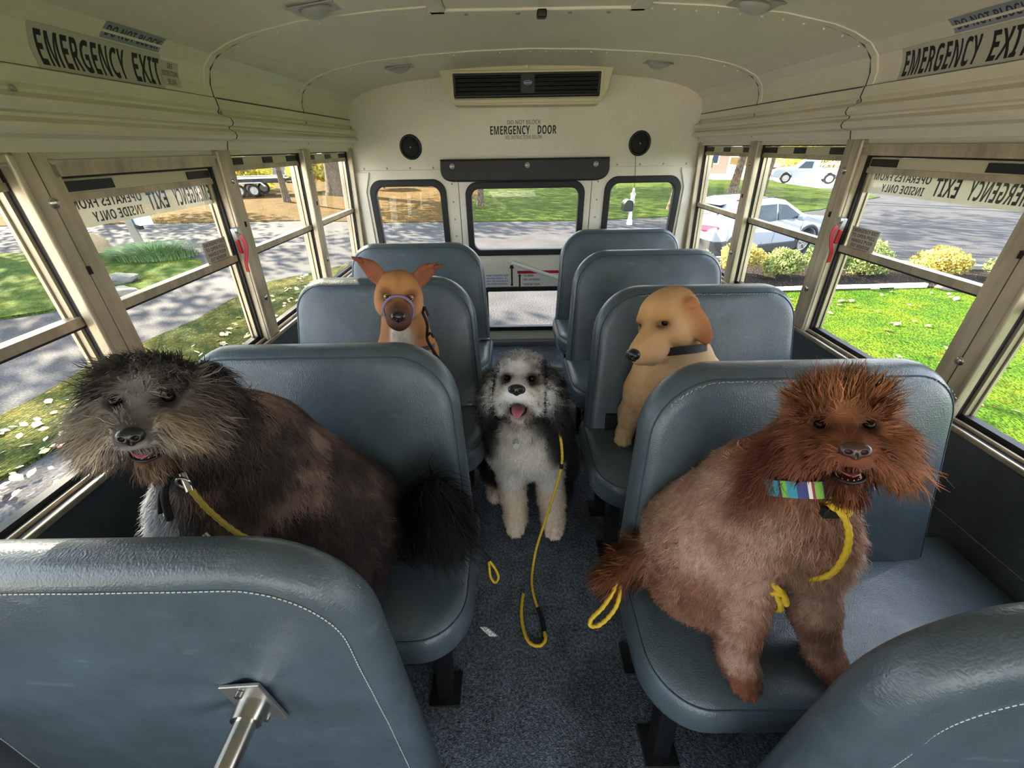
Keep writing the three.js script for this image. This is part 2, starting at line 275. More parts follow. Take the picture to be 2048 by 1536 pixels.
{
  const w = new THREE.Group(); w.name = 'wall_rear'; w.userData = { kind: 'structure', label: 'cream painted rear wall of the bus around the emergency door' }; scene.add(w);
  const lo = new THREE.Shape([V2(-1.2, -0.02), V2(-0.452, -0.02), V2(-0.446, 1.25), V2(0.446, 1.25), V2(0.452, -0.02), V2(1.2, -0.02), V2(1.2, 1.272), V2(-1.2, 1.272)]);
  for (const q of REARWIN) lo.holes.push(rrect(q[0] + 0.012, q[1] - 0.012, q[2] + 0.012, q[3] - 0.012, 0.07));
  mesh('lower_panel', metreUV(new THREE.ExtrudeGeometry(lo, { depth: 0.045, bevelEnabled: true, bevelSize: 0.002, bevelThickness: 0.002, bevelSegments: 1, curveSegments: 12 }).translate(0, 0, REAR - 0.047)), M.paint, w);
  const up = new THREE.Shape([V2(-1.2, 1.2725), V2(1.2, 1.2725), V2(1.2, 1.545), ...roofLine().reverse().map(([x, y]) => V2(x * 1.012, y + 0.012)), V2(-1.2, 1.545)]);
  mesh('upper_panel', metreUV(new THREE.ExtrudeGeometry(up, { depth: 0.045, bevelEnabled: false }).translate(0, 0, REAR - 0.053)), M.paint, w);
  for (const s of [-1, 1]) {
    mesh('corner_trim', prismZ([[s * 1.11, 0.3], [s * 1.062, 0.3], [s * 1.058, 1.15], [s * 1.025, 1.24], [s * 1.02, 1.262], [s * 1.11, 1.262]], REAR, REAR + 0.012), M.paint, w);
    const riv = []; for (let i = 0; i < 4; i++) riv.push(new THREE.SphereGeometry(0.006, 8, 6).scale(1, 1, 0.5).translate(s * (0.6 + 0.15 * i), 1.284, REAR - 0.007));
    for (let i = 0; i < 5; i++) riv.push(new THREE.SphereGeometry(0.006, 8, 6).scale(1, 1, 0.5).translate(s * 0.485, 0.75 + 0.11 * i, REAR + 0.001));
    mesh('rivet_row', riv, M.steel, w, { kind: 'stuff' });
  }
  mesh('door_threshold', [span(-0.46, 0.46, 0, 0.045, REAR - 0.05, REAR + 0.02, 0.006), span(-0.44, 0.44, 0.04, 0.055, REAR - 0.03, REAR + 0.004, 0.003)], M.steel, w);
  for (const q of REARWIN) {
    const win = new THREE.Group(); win.name = 'window_' + (++windowNo); win.userData = { kind: 'structure', label: 'fixed rear window in a black rubber gasket, ' + (q[0] < 0 ? 'left' : 'right') + ' of the emergency door' }; scene.add(win);
    mesh('gasket', ringGeo(q[0], q[1], q[2], q[3], 0.08, 0.03, REAR - 0.03, REAR + 0.012, 0.006), M.rubber, win);
    mesh('glass', new THREE.PlaneGeometry(q[1] - q[0] - 0.05, q[3] - q[2] - 0.05).translate((q[0] + q[1]) / 2, (q[2] + q[3]) / 2, REAR - 0.012), M.glass, win);
  }
  // emergency door
  const d = new THREE.Group(); d.name = 'door_1'; d.userData = { kind: 'structure', label: 'white rear emergency door with upper and lower windows' }; scene.add(d);
  const ds = new THREE.Shape([V2(-0.438, 0.058), V2(0.438, 0.058), V2(0.438, 1.246), V2(-0.438, 1.246)]);
  ds.holes.push(rrect(-0.382, 0.382, 0.742, 1.178, 0.06)); ds.holes.push(rrect(-0.30, 0.30, 0.15, 0.472, 0.03));
  mesh('leaf', metreUV(new THREE.ExtrudeGeometry(ds, { depth: 0.036, bevelEnabled: true, bevelSize: 0.004, bevelThickness: 0.004, bevelSegments: 2, curveSegments: 12 }).translate(0, 0, REAR - 0.042)), M.paint, d);
  const g1 = mesh('gasket', ringGeo(-0.395, 0.395, 0.728, 1.192, 0.075, 0.03, REAR - 0.035, REAR + 0.012, 0.006), M.rubber, d);
  mesh('gasket', ringGeo(-0.31, 0.31, 0.138, 0.484, 0.03, 0.024, REAR - 0.035, REAR + 0.01, 0.005), M.rubber, d);
  mesh('glass', new THREE.PlaneGeometry(0.75, 0.43).translate(0, 0.96, REAR - 0.015), M.glass, d);
  mesh('glass', new THREE.PlaneGeometry(0.6, 0.33).translate(0, 0.311, REAR - 0.015), M.glass, d);
  mesh('edge_gap', [span(-0.4465, -0.4385, 0.05, 1.25, REAR - 0.03, REAR - 0.006, 0), span(0.4385, 0.4465, 0.05, 1.25, REAR - 0.03, REAR - 0.006, 0)], M.blackVoid, d);
  // release handle, arrow and instruction stickers
  const hb = mesh('release_handle', [rod([-0.097, 0.675, REAR + 0.022], [0.262, 0.552, REAR + 0.03], 0.012, 0.016), new THREE.CylinderGeometry(0.017, 0.017, 0.03, 14).rotateX(Math.PI / 2).translate(-0.097, 0.675, REAR + 0.014)], M.white, d, { label: 'long pale grey release handle' });
  const st = textCanvas(640, 256, (g, w, h) => {
    g.fillStyle = '#e4e1d6'; g.fillRect(0, 0, w, h); g.fillStyle = '#b3131c'; g.fillRect(0, 0, w, 44); g.fillStyle = '#1a1a1a'; g.fillRect(20, 52, 26, 204);
    g.beginPath(); g.moveTo(0, 80); g.lineTo(33, 50); g.lineTo(66, 80); g.fill(); fitText(g, 'TO OPEN', 90, 60, 150, 30); fitText(g, 'PULL UP HANDLE', 90, 118, 250, 30); fitText(g, 'PUSH OUT DOOR', 90, 190, 250, 30);
  });
  mesh('instruction_sticker', new THREE.BoxGeometry(0.318, 0.127, 0.0012).translate(0.104, 0.545, REAR - 0.0012), std({ name: 'door_sticker', map: st, roughness: 0.5 }), d, { label: 'white sticker with red band and black arrow' });
  const st2 = textCanvas(512, 256, (g, w, h) => { g.fillStyle = '#d9d9e0'; g.fillRect(0, 0, w, h); g.fillStyle = '#3c3c66'; ['DOOR IS EQUIPPED WITH', 'AN OPEN DEVICE. TO', 'OPEN TURN THE HANDLE TO', 'UNLOCKED POSITION'].forEach((s, i) => fitText(g, s, 20, 18 + 60 * i, 470 - 30 * (i % 2), 38)); });
  mesh('notice_sticker', new THREE.BoxGeometry(0.18, 0.09, 0.0012).translate(-0.205, 0.544, REAR - 0.0012), std({ name: 'notice_sticker', map: st2, roughness: 0.5 }), d, { label: 'pale notice sticker with small lettering' });
  const ar = new THREE.Shape([V2(-0.009, 0), V2(0.009, 0), V2(0.006, 0.02), V2(0.006, 0.13), V2(0.018, 0.13), V2(0, 0.175), V2(-0.018, 0.13), V2(-0.006, 0.13), V2(-0.006, 0.02)]);
  mesh('arrow_decal', new THREE.ExtrudeGeometry(ar, { depth: 0.0012, bevelEnabled: false }).translate(-0.097, 0.497, REAR - 0.0018), M.black, d, { label: 'black upward arrow decal' });
  // header lettering, speakers, pad
  const lt = textCanvas(1024, 256, (g, w, h) => { g.clearRect(0, 0, w, h); g.fillStyle = '#121212'; fitText(g, 'DO NOT BLOCK', 270, 6, 500, 52, 'normal'); fitText(g, 'EMERGENCY', 10, 76, 600, 112); fitText(g, 'DOOR', 716, 76, 290, 112); fitText(g, 'SEE INSTRUCTIONS BELOW', 240, 204, 550, 46, 'normal'); });
  tag(mesh('lettering_sign', new THREE.PlaneGeometry(0.43, 0.104).translate(-0.012, 1.484, REAR - 0.0074), std({ name: 'door_lettering', map: lt, transparent: true, roughness: 0.6 })), 'black EMERGENCY DOOR lettering on the rear wall under the air unit', 'sign');
}
for (const s of [-1, 1]) {
  const sp = thing('speaker', s < 0 ? 'round black wall speaker above the left rear window' : 'round black wall speaker above the right rear window with a thin wire hanging from it', 'speaker', 'rear wall speakers', [s * 0.728, 1.4, REAR - 0.008]);
  mesh('rim', new THREE.TorusGeometry(0.062, 0.008, 10, 40).scale(1, 1, 0.9).translate(0, 0, 0.004), M.black, sp);
  const holes = [new THREE.LatheGeometry([[0, 0.012], [0.02, 0.011], [0.045, 0.006], [0.06, 0.002], [0.062, 0]].map((p) => V2(...p)), 40).rotateX(Math.PI / 2)];
  mesh('grille', holes, M.blackVoid, sp);
  const rg = []; for (let i = 1; i < 7; i++) rg.push(new THREE.TorusGeometry(0.009 * i, 0.0012, 5, 36).translate(0, 0, 0.0125 - 0.00155 * i + (i > 4 ? -0.0005 : 0)));
  mesh('grille_ring', rg, M.black, sp, { kind: 'stuff' });
  mesh('badge', new THREE.CylinderGeometry(0.004, 0.004, 0.003, 12).rotateX(Math.PI / 2).translate(0, 0, 0.013), M.steel, sp);
}
tag(mesh('speaker_wire', tube([[0.71, 1.334, REAR], [0.718, 1.25, REAR + 0.012], [0.728, 1.1, REAR + 0.014], [0.74, 0.95, REAR + 0.03], [0.745, 0.93, REAR + 0.1]], 0.0017, 40, 6), M.black), 'thin dark wire hanging from the right rear speaker across the window', 'wire');
{
  // padded header over the door
  const o = thing('header_pad', 'long black padded header cushion above the emergency door window', 'pad', null, [0, 0, 0]);
  const s = new THREE.Shape(); s.moveTo(-0.532, 1.318); s.lineTo(0.526, 1.318); s.lineTo(0.53, 1.265); s.quadraticCurveTo(0.525, 1.215, 0.46, 1.21); s.lineTo(-0.462, 1.214); s.quadraticCurveTo(-0.535, 1.216, -0.535, 1.27); s.closePath();
  mesh('cushion', metreUV(new THREE.ExtrudeGeometry(s, { depth: 0.02, bevelEnabled: true, bevelSize: 0.012, bevelThickness: 0.016, bevelSegments: 5, curveSegments: 12 }).translate(0, 0, REAR + 0.016)), std({ name: 'black_vinyl', color: srgb(26, 25, 25), roughness: 0.5, bumpMap: leatherBump, bumpScale: 0.001 }), o);
  for (const x of [-0.468, 0.012, 0.45]) { mesh('button', [new THREE.SphereGeometry(0.012, 14, 8).scale(1, 1, 0.5).translate(x, 1.292, REAR + 0.052), new THREE.TorusGeometry(0.013, 0.004, 8, 18).translate(x, 1.292, REAR + 0.05)], M.steel, o); }
}
{
  // air unit under the rear roof
  const o = thing('air_conditioner', 'cream rear air conditioning unit with a black louvred outlet under the ceiling', 'air conditioner');
  const zf = -2.665;
  const prof = [[-0.472, 1.782], [-0.45, 1.665], [-0.398, 1.6], [0.398, 1.596], [0.445, 1.66], [0.47, 1.78]];
  mesh('housing', metreUV(new THREE.ExtrudeGeometry(new THREE.Shape(prof.map((p) => V2(...p))), { depth: -zf + REAR + 0.35, bevelEnabled: true, bevelSize: 0.006, bevelThickness: 0.006, bevelSegments: 2 }).translate(0, 0, REAR - 0.02).translate(0, 0, zf - (REAR - 0.02) - (-zf + REAR + 0.35) - 0.006)), M.cream, o);
  mesh('face_rim', ringGeo(-0.415, 0.415, 1.605, 1.742, 0.008, 0.012, zf, zf + 0.012, 0.003), M.cream, o);
  mesh('outlet', [span(-0.402, 0.402, 1.632, 1.732, zf - 0.01, zf + 0.008, 0.006), span(-0.4, 0.4, 1.625, 1.642, zf, zf + 0.02, 0.007), span(-0.402, 0.402, 1.722, 1.734, zf, zf + 0.016, 0.004), span(-0.402, -0.388, 1.63, 1.73, zf, zf + 0.016, 0.004), span(0.388, 0.402, 1.63, 1.73, zf, zf + 0.016, 0.004), span(-0.035, 0.045, 1.64, 1.73, zf, zf + 0.016, 0.004)], M.black, o);
  for (const [x0, x1] of [[-0.386, -0.037], [0.047, 0.386]]) { const r = mesh('recess', span(x0, x1, 1.645, 1.722, zf, zf + 0.0095, 0), M.blackVoid, o); for (let i = 0; i < 4; i++) mesh('louvre', at(span(x0 - (x0 + x1) / 2, x1 - (x0 + x1) / 2, -0.001, 0.001, -0.006, 0.006, 0), (x0 + x1) / 2, 1.655 + 0.019 * i, zf + 0.0125, 0.5), M.blackSteel, r); }
  const bt = textCanvas(256, 128, (g, w, h) => { g.fillStyle = '#0e0e10'; g.fillRect(0, 0, w, h); g.fillStyle = '#27336e'; g.beginPath(); g.ellipse(128, 64, 104, 44, 0, 0, 7); g.fill(); g.strokeStyle = '#d5d9ea'; g.lineWidth = 7; g.stroke(); g.fillStyle = '#e8ebf5'; g.font = 'italic bold 46px serif'; g.textAlign = 'center'; g.textBaseline = 'middle'; g.fillText('Carrier', 128, 66); });
  mesh('badge', new THREE.BoxGeometry(0.055, 0.026, 0.002).translate(0.004, 1.69, zf + 0.017), std({ name: 'unit_badge', map: bt, roughness: 0.4 }), o, { label: 'small oval blue badge' });
  for (const x of [-0.38, 0, 0.375]) mesh('bolt', new THREE.SphereGeometry(0.011, 14, 8).scale(1, 0.9, 0.5).translate(x, 1.76, zf + 0.008), M.white, o);
}
// dome lamps (off) and the roof hatch
{
  const spots = [[-0.634, -2.45, 'small clear dome lamp on the ceiling left of the air unit'], [0.639, -2.46, 'small clear dome lamp on the ceiling right of the air unit'], [-0.645, -1.49, 'clear dome lamp on the ceiling left of the roof hatch'], [0.613, -1.52, 'clear dome lamp on the ceiling right of the roof hatch']];
  for (const [x, z, label] of spots) {
    const o = thing('dome_fitting', label, 'dome lamp', 'ceiling dome lamps', [x, 1.742, z]); o.rotation.z = x < 0 ? 0.12 : -0.12;
    mesh('base_plate', [box(0.13, 0.006, 0.085, 0, -0.006, 0, 0.003), box(0.135, 0.004, 0.012, 0, -0.01, 0.045, 0.002)], M.steel, o);
    mesh('lens', new THREE.SphereGeometry(1, 20, 8, 0, 7, Math.PI / 2, Math.PI / 2).scale(0.048, 0.022, 0.03).translate(0, -0.009, 0), phys({ name: 'dome_lens', color: srgb(220, 222, 214), transmission: 0.6, thickness: 0, roughness: 0.35 }), o);
  }
  const h = thing('roof_hatch', 'cream roof escape hatch frame in the ceiling at the top of the view', 'roof hatch', null, [-0.01, 1.757, -1.33]);
  mesh('frame', [box(0.66, 0.014, 0.05, 0, -0.006, -0.28, 0.004), box(0.66, 0.014, 0.05, 0, -0.006, 0.28, 0.004), box(0.05, 0.014, 0.56, -0.305, -0.006, 0, 0.004), box(0.05, 0.014, 0.56, 0.305, -0.006, 0, 0.004)], M.paint, h);
  mesh('cover', box(0.56, 0.01, 0.52, 0, -0.001, 0, 0.003), M.paint, h);
  for (const x of [-0.22, -0.06, 0.1, 0.22]) mesh('screw', new THREE.SphereGeometry(0.007, 10, 6).scale(1, 0.5, 1).translate(x, -0.0135, -0.28), M.steel, h);
  mesh('latch', box(0.03, 0.02, 0.03, 0.012, -0.02, -0.262, 0.005), M.black, h);
}
// lettering bands
const emText = (both) => textCanvas(1024, 256, (g, w, h) => {
  g.clearRect(0, 0, w, h); g.fillStyle = 'rgba(196,192,178,0.9)'; g.fillRect(0, 100, 850, 150); g.fillStyle = 'rgba(150,156,166,0.9)'; g.fillRect(390, 6, 440, 84);
  g.fillStyle = '#2d3038'; fitText(g, 'DO NOT BLOCK', 410, 22, 400, 54); g.fillStyle = '#141414'; fitText(g, 'EMERGENCY', 20, 118, 540, 116); fitText(g, 'EXIT', 610, 118, 230, 116);
  if (both) { g.fillStyle = 'rgba(205,202,190,0.8)'; g.fillRect(855, 120, 165, 110); g.fillStyle = '#4a4a48'; fitText(g, 'SEE', 915, 128, 50, 24); fitText(g, 'INSTRUCTIONS', 862, 162, 150, 24); fitText(g, 'BELOW', 900, 198, 80, 24); }
});
for (const s of [-1, 1]) {
  // bent to the curve of the roof edge, a sticker of its own thickness
  const g = new THREE.PlaneGeometry(0.42, 0.108, 8, 10), p = g.attributes.position, z0 = s < 0 ? -1.255 : -1.275;
  const cv = new THREE.CatmullRomCurve3(ROOF.slice(0, 6).map(([x, y]) => V(x, y, 0)));
  for (let i = 0; i < p.count; i++) { const t = clamp(0.02 + (p.getY(i) + 0.054) / 0.108 * 0.5), q = cv.getPointAt(t); p.setXYZ(i, s * (q.x - 0.002), q.y - 0.001, z0 + (s < 0 ? -1 : 1) * p.getX(i)); }
  g.computeVertexNormals();
  tag(mesh('lettering_sign', g, std({ name: 'exit_lettering', map: emText(s < 0), transparent: true, roughness: 0.6, side: THREE.DoubleSide })), s < 0 ? 'EMERGENCY EXIT lettering on pale tape along the left ceiling edge' : 'EMERGENCY EXIT lettering on pale tape along the right ceiling edge', 'sign', 'ceiling edge exit lettering');
  // film band on the outside of the exit window, read from outside
  const bt = textCanvas(1024, 144, (g, w, h) => { g.fillStyle = '#b3a98f'; g.fillRect(0, 0, w, h); g.fillStyle = '#24231f'; fitText(g, 'EMERGENCY', 14, 24, 330, 96); fitText(g, 'EXIT', 392, 24, 150, 96); fitText(g, 'OPERATES FROM', 572, 18, 410, 46); fitText(g, 'INSIDE ONLY', 592, 82, 300, 46); });
  const b = new THREE.PlaneGeometry(0.532, 0.074).rotateY(s * Math.PI / 2);   // faces outward
  b.translate(0.0472, 1.275, s < 0 ? -1.26 : -1.26);
  const q = b.attributes.position; for (let i = 0; i < q.count; i++) q.setX(i, s * (wallX(q.getY(i)) + q.getX(i) * 1 + (s > 0 ? 0 : 0)));
  b.computeVertexNormals();
  tag(mesh('window_band', b, phys({ name: 'exit_band_film', map: bt, transmission: 0.45, thickness: 0, roughness: 0.9, side: THREE.DoubleSide })), s < 0 ? 'beige EMERGENCY EXIT film band on the left exit window, seen reversed' : 'beige EMERGENCY EXIT film band on the right exit window, seen reversed', 'sign', 'exit window film bands');
  const kt = textCanvas(256, 144, (g, w, h) => { g.fillStyle = '#b5afa0'; g.fillRect(0, 0, w, h); g.fillStyle = '#2b2a28'; ['EMERGENCY EXIT', 'TO OPEN PULL', 'HANDLE PUSH', 'OUT WINDOW'].forEach((t, i) => fitText(g, t, 10 + 8 * i, 8 + 34 * i, 236 - 18 * i, 25)); });
  const k = new THREE.PlaneGeometry(0.123, 0.072).rotateY(-s * Math.PI / 2).translate(0.040, 1.092, s < 0 ? -1.447 : -1.449);
  const kq = k.attributes.position; for (let i = 0; i < kq.count; i++) kq.setX(i, s * (wallX(kq.getY(i)) + kq.getX(i)));
  k.computeVertexNormals();
  tag(mesh('window_sticker', k, std({ name: 'exit_sticker', map: kt, roughness: 0.55, side: THREE.DoubleSide })), s < 0 ? 'small beige opening instructions sticker on the left exit window' : 'small grey opening instructions sticker on the right exit window', 'sticker', 'exit window stickers');
  // release latch with red tape
  const o = thing('window_latch', s < 0 ? 'window latch with red tape on the second left pillar' : 'window latch with red tape on the second right pillar', 'latch', 'exit window latches');
  const X = (y, d) => s * (wallX(y) + d), zb = s < 0 ? -1.512 : -1.512;
  mesh('bracket', [box(0.018, 0.085, 0.022, X(1.11, 0.004), 1.11, zb - 0.012, 0.004), new THREE.CylinderGeometry(0.011, 0.011, 0.02, 14).rotateZ(Math.PI / 2).translate(X(1.145, 0), 1.145, zb - 0.012)], M.steel, o);
  mesh('handle', [box(0.014, 0.05, 0.013, X(1.09, -0.01), 1.092, zb + 0.01, 0.005)], M.red, o, { label: 'red handle' });
  mesh('ribbon', tubeRibbon([[X(1.13, -0.02), 1.13, zb], [X(1.1, -0.03), 1.1, zb + 0.004], [X(1.07, -0.027), 1.065, zb + 0.012], [X(1.04, -0.022), 1.035, zb + 0.02], [X(1.0, -0.018), 1.0, zb + 0.016]], 0.013, 0.0015), M.red, o, { label: 'red ribbon tail' });
}
function tubeRibbon(pts, w, t) { const c = new THREE.CatmullRomCurve3(pts.map((p) => V(...p))); const s = new THREE.Shape([V2(-t, -w / 2), V2(t, -w / 2), V2(t, w / 2), V2(-t, w / 2)]); return new THREE.ExtrudeGeometry(s, { steps: 24, extrudePath: c }); }
// the front of the bus behind the camera: windshield wall, dash
{
  const w = new THREE.Group(); w.name = 'wall_front'; w.userData = { kind: 'structure', label: 'front wall of the bus with its windshield' }; scene.add(w);
  const s = new THREE.Shape([V2(-1.2, -0.02), V2(1.2, -0.02), V2(1.2, 1.545), ...roofLine().reverse().map(([x, y]) => V2(x * 1.012, y + 0.012)), V2(-1.2, 1.545)]);
  s.holes.push(rrect(-1.05, 1.05, 0.62, 1.6, 0.1));
  mesh('panel', new THREE.ExtrudeGeometry(s, { depth: 0.05, bevelEnabled: false }).translate(0, 0, FRONT - 0.02), M.paint, w);
  mesh('glass', new THREE.PlaneGeometry(2.1, 0.98).translate(0, 1.11, FRONT), M.glass, w);
}
// ---------------------------------------------------------------- seats
// closed outline with rounded corners, moved inward by d; corners = [x, y, radius], anticlockwise
function roundOutline(corners, d, n = 10, sub = 6) {
  const c = corners.map((q) => V2(q[0], q[1])), m = c.length, out = [];
  const dirs = c.map((p, i) => c[(i + 1) % m].clone().sub(p).normalize());
  const offP = c.map((p, i) => { const a = dirs[(i + m - 1) % m], b = dirs[i]; const na = V2(-a.y, a.x), nb = V2(-b.y, b.x); const k = d / (1 + na.dot(nb)); return p.clone().addScaledVector(na.clone().add(nb), k); });
  const arcs = offP.map((p, i) => { const a = dirs[(i + m - 1) % m], b = dirs[i], r = Math.max(0.002, corners[i][2] - d), ang = Math.acos(clamp(a.dot(b), -1, 1)), t = r * Math.tan(ang / 2); const s = p.clone().addScaledVector(a, -t), na = V2(-a.y, a.x), ctr = s.clone().addScaledVector(na, r); const pts = []; const a0 = Math.atan2(s.y - ctr.y, s.x - ctr.x); for (let k = 0; k <= n; k++) pts.push(V2(ctr.x + r * Math.cos(a0 + ang * k / n), ctr.y + r * Math.sin(a0 + ang * k / n))); return pts; });
  for (let i = 0; i < m; i++) { out.push(...arcs[i]); const e = arcs[i][n], f = arcs[(i + 1) % m][0]; for (let k = 1; k < sub; k++) out.push(e.clone().lerp(f, k / sub)); }
  return out;
}
// padded slab: outline in x-y, thickness along z, rounded edges, slightly crowned faces
function pillow(corners, half, r, bulgeF, bulgeB, warp) {
  const layers = [], nb = 6, rings = half < 0.045 ? [...Array(40).keys()].map((i) => i / 40) : [0, 0.25, 0.45, 0.62, 0.78, 0.9];
  const edge = []; for (let k = 0; k <= nb; k++) { const f = (k / nb) * Math.PI / 2; edge.push([r * (1 - Math.sin(f)), Math.cos(f) * r]); }
  const ctr = V2(0, 0); const o0 = roundOutline(corners, r); o0.forEach((p) => ctr.add(p)); ctr.multiplyScalar(1 / o0.length);
  const cap = (s, sign, b) => o0.map((p) => { const q = ctr.clone().lerp(p, s); return [q.x, q.y, sign * (half + b * (1 - s * s))]; });
  for (const s of rings) layers.push(cap(s, 1, bulgeF));
  for (let k = 0; k <= nb; k++) { const f = (k / nb) * Math.PI / 2, ins = r * (1 - Math.sin(f)), z = half - r + r * Math.cos(f); layers.push(roundOutline(corners, ins).map((p) => [p.x, p.y, z])); }
  for (let k = nb; k >= 0; k--) { const f = (k / nb) * Math.PI / 2, ins = r * (1 - Math.sin(f)), z = half - r + r * Math.cos(f); layers.push(roundOutline(corners, ins).map((p) => [p.x, p.y, -z])); }
  for (const s of rings.slice().reverse()) layers.push(cap(s, -1, bulgeB));
  const n = o0.length, pos = [], uv = [], idx = [];
  layers.forEach((L) => L.forEach((p) => { const q = warp ? warp(p) : p; pos.push(...q); uv.push(p[0] + p[2] * 0.7, p[1] + p[2] * 0.7); }));
  for (let i = 0; i + 1 < layers.length; i++) for (let j = 0; j < n; j++) { const a = i * n + j, b = i * n + (j + 1) % n, c = a + n, d = b + n; idx.push(a, c, b, b, c, d); }
  const g = new THREE.BufferGeometry(); g.setAttribute('position', new THREE.Float32BufferAttribute(pos, 3)); g.setAttribute('uv', new THREE.Float32BufferAttribute(uv, 2)); g.setIndex(idx); g.computeVertexNormals(); return metreUV(g);
}
const closedTube = (pts, r) => new THREE.TubeGeometry(new THREE.CatmullRomCurve3(pts, true, 'centripetal'), pts.length * 2, r, 5, true);
// stitches: short thread dashes along a run of points
function stitchRun(pts, from, to, len, gap, r, jitter = 0) {
  const cv = new THREE.CatmullRomCurve3(pts, true, 'centripetal'), L = cv.getLength(), out = [];
  for (let s = from * L; s < to * L; s += len + gap) { const a = cv.getPointAt((s / L) % 1), b = cv.getPointAt(((s + len) / L) % 1); if (jitter) { b.x += rr(-jitter, jitter); b.y += rr(-jitter, jitter); b.z += rr(0, jitter); } out.push(rod(a.toArray(), b.toArray(), r, r * (jitter ? 0.4 : 1), 4)); }
  return out;
}
const SEAT_H = 0.95;
// side: +1 right of the aisle. Local frame: x from the aisle edge (0) to the wall, z: 0 at the top edge of the back, +z toward the front of the bus
function makeBack(root, side, wide, y0, leanK, inset = 0.0157, half = 0.05, H = SEAT_H, cr = 0.17) {
  const bottomR = 0.04;
  const c = side > 0 ? [[0, y0, bottomR], [wide + 0.02, y0, bottomR], [wide - 0.06, H, 0.13], [0.035, H, cr]] : [[-wide - 0.02, y0, bottomR], [0, y0, bottomR], [-0.035, H, cr], [-wide + 0.06, H, 0.13]];
  const warp = (p) => { let s = 0.004 * fbm(p[0] * 5 + side, p[1] * 5, p[2] * 3 + 2, 3); if (half < 0.045 && side < 0) { const dx = p[0] + 0.252, dy = p[1] - 0.622, r = Math.hypot(dx, dy), th = Math.atan2(dy, dx); s += -0.009 * Math.exp(-r * r / 0.006) + 0.0045 * Math.sin(th * 6 + 1.2 + 2 * r) * Math.exp(-Math.pow((r - 0.08) / 0.06, 2)) * (r > 0.03 ? 1 : 0); } return [p[0], p[1], p[2] + leanK * (H - p[1]) + (p[2] > 0 ? s : 0)]; };
  mesh('backrest', pillow(c, half, Math.min(0.044, half - 0.002), half < 0.045 ? 0.008 : 0.022, 0.004, warp), M.vinyl, root);
  const seamPts = roundOutline(c, inset, 10, 10).map((p) => V(...warp([p.x, p.y, inset > 0.02 ? half - 0.0005 : 0.0397])));
  mesh('seam', closedTube(seamPts, 0.0022), M.seam, root);
  return { c, warp, half, seamPts };
}
function makeSeat(side, wide, name, label, opts = {}) {
  const t = thing(name, label, 'bus seat', 'vinyl bus seats along the aisle');
  const b = makeBack(t, side, wide, 0.36, 0.235);
  // cushion: outline in x-z, lying down
  const zf = 0.495, zb = 0.07, c = side > 0 ? [[-0.012, -zf, 0.13], [wide + 0.145, -zf, 0.05], [wide + 0.145, -zb, 0.03], [-0.012, -zb, 0.05]] : [[-wide - 0.105, -zf, 0.05], [0.012, -zf, 0.13], [0.012, -zb, 0.05], [-wide - 0.105, -zb, 0.03]];
  const ct = (p) => [p[0], 0.365 + p[2] + 0.006 * fbm(p[0] * 6 + 4 * side, p[1] * 6, 3, 3) * (p[2] > 0 ? 1 : 0), -p[1]];
  mesh('cushion', pillow(c, 0.065, 0.05, 0.012, 0.0, ct), M.vinyl, t);
  const seamPts = roundOutline(c, 0.014, 10, 10).map((p) => V(...ct([p.x, p.y, 0.05])));
  const seam = mesh('seam', closedTube(seamPts, 0.0022), M.seam, t);
  mesh('cushion_stitching', stitchRun(roundOutline(c, 0.0135, 10, 10).map((p) => V(...ct([p.x, p.y, 0.0515]))), 0, 1, 0.008, 0.007, 0.0012), M.seam, t, { kind: 'stuff' });
  // frame under the cushion and legs
  const s = side, f = new THREE.Group(); f.name = 'frame'; t.add(f);
  mesh('rail', [rod([s * 0.06, 0.285, 0.16], [s * 0.06, 0.285, 0.45], 0.014), rod([s * 0.06, 0.285, 0.43], [s * (wide + 0.05), 0.285, 0.43], 0.014), rod([s * 0.06, 0.285, 0.18], [s * (wide + 0.05), 0.285, 0.18], 0.014)], M.blackSteel, f);
  mesh('leg', [at(box(0.045, 0.29, 0.05, 0, 0, 0, 0.006), s * 0.085, 0.145, 0.41, -0.08, 0, s * 0.05), box(0.09, 0.008, 0.09, s * 0.09, 0.004, 0.42, 0.003), rod([s * 0.08, 0.008, 0.45], [s * 0.08, 0.016, 0.45], 0.01)], M.blackSteel, t);
  mesh('leg', [at(box(0.045, 0.29, 0.05, 0, 0, 0, 0.006), s * 0.085, 0.145, 0.22, 0.08, 0, s * 0.05), box(0.09, 0.008, 0.09, s * 0.09, 0.004, 0.21, 0.003)], M.blackSteel, t);
  mesh('back_skirt', [at(box(wide - 0.1, 0.24, 0.012, 0, 0, 0, 0.004), s * (wide / 2 + 0.03), 0.26, 0.14, -0.05)], M.blackSteel, t);
  if (side < 0) mesh('belt_latch', [box(0.05, 0.008, 0.016, s * 0.03, 0.446, 0.172, 0.003), box(0.022, 0.012, 0.022, s * 0.065, 0.446, 0.176, 0.004)], M.steel, t);
  if (opts.plate) mesh('access_plate', [(() => { const g = box(0.078, 0.085, 0.008, 0, 0, 0, 0.008); return at(g, s * 0.115, 0.455, 0.05 + 0.235 * (SEAT_H - 0.455) + 0.012, -0.23); })()], M.black, t, { label: 'square black plate low on the backrest' });
  if (opts.fray) {
    const cv = roundOutline(b.c, 0.0155, 10, 10).map((p) => V(...b.warp([p.x, p.y, b.half + 0.002])));
    const q = []; seed(opts.fray);
    for (const [a, z, j] of opts.runs) q.push(...stitchRun(cv, a, z, 0.007, 0.0035, 0.0011, j));
    mesh('frayed_stitching', q, M.fray, t, { kind: 'stuff' });
  }
  t.userData.side = undefined; delete t.userData.side;
  return t;
}
const RX = 0.182, LX = -0.228;
const seatsR = [], seatsL = [];
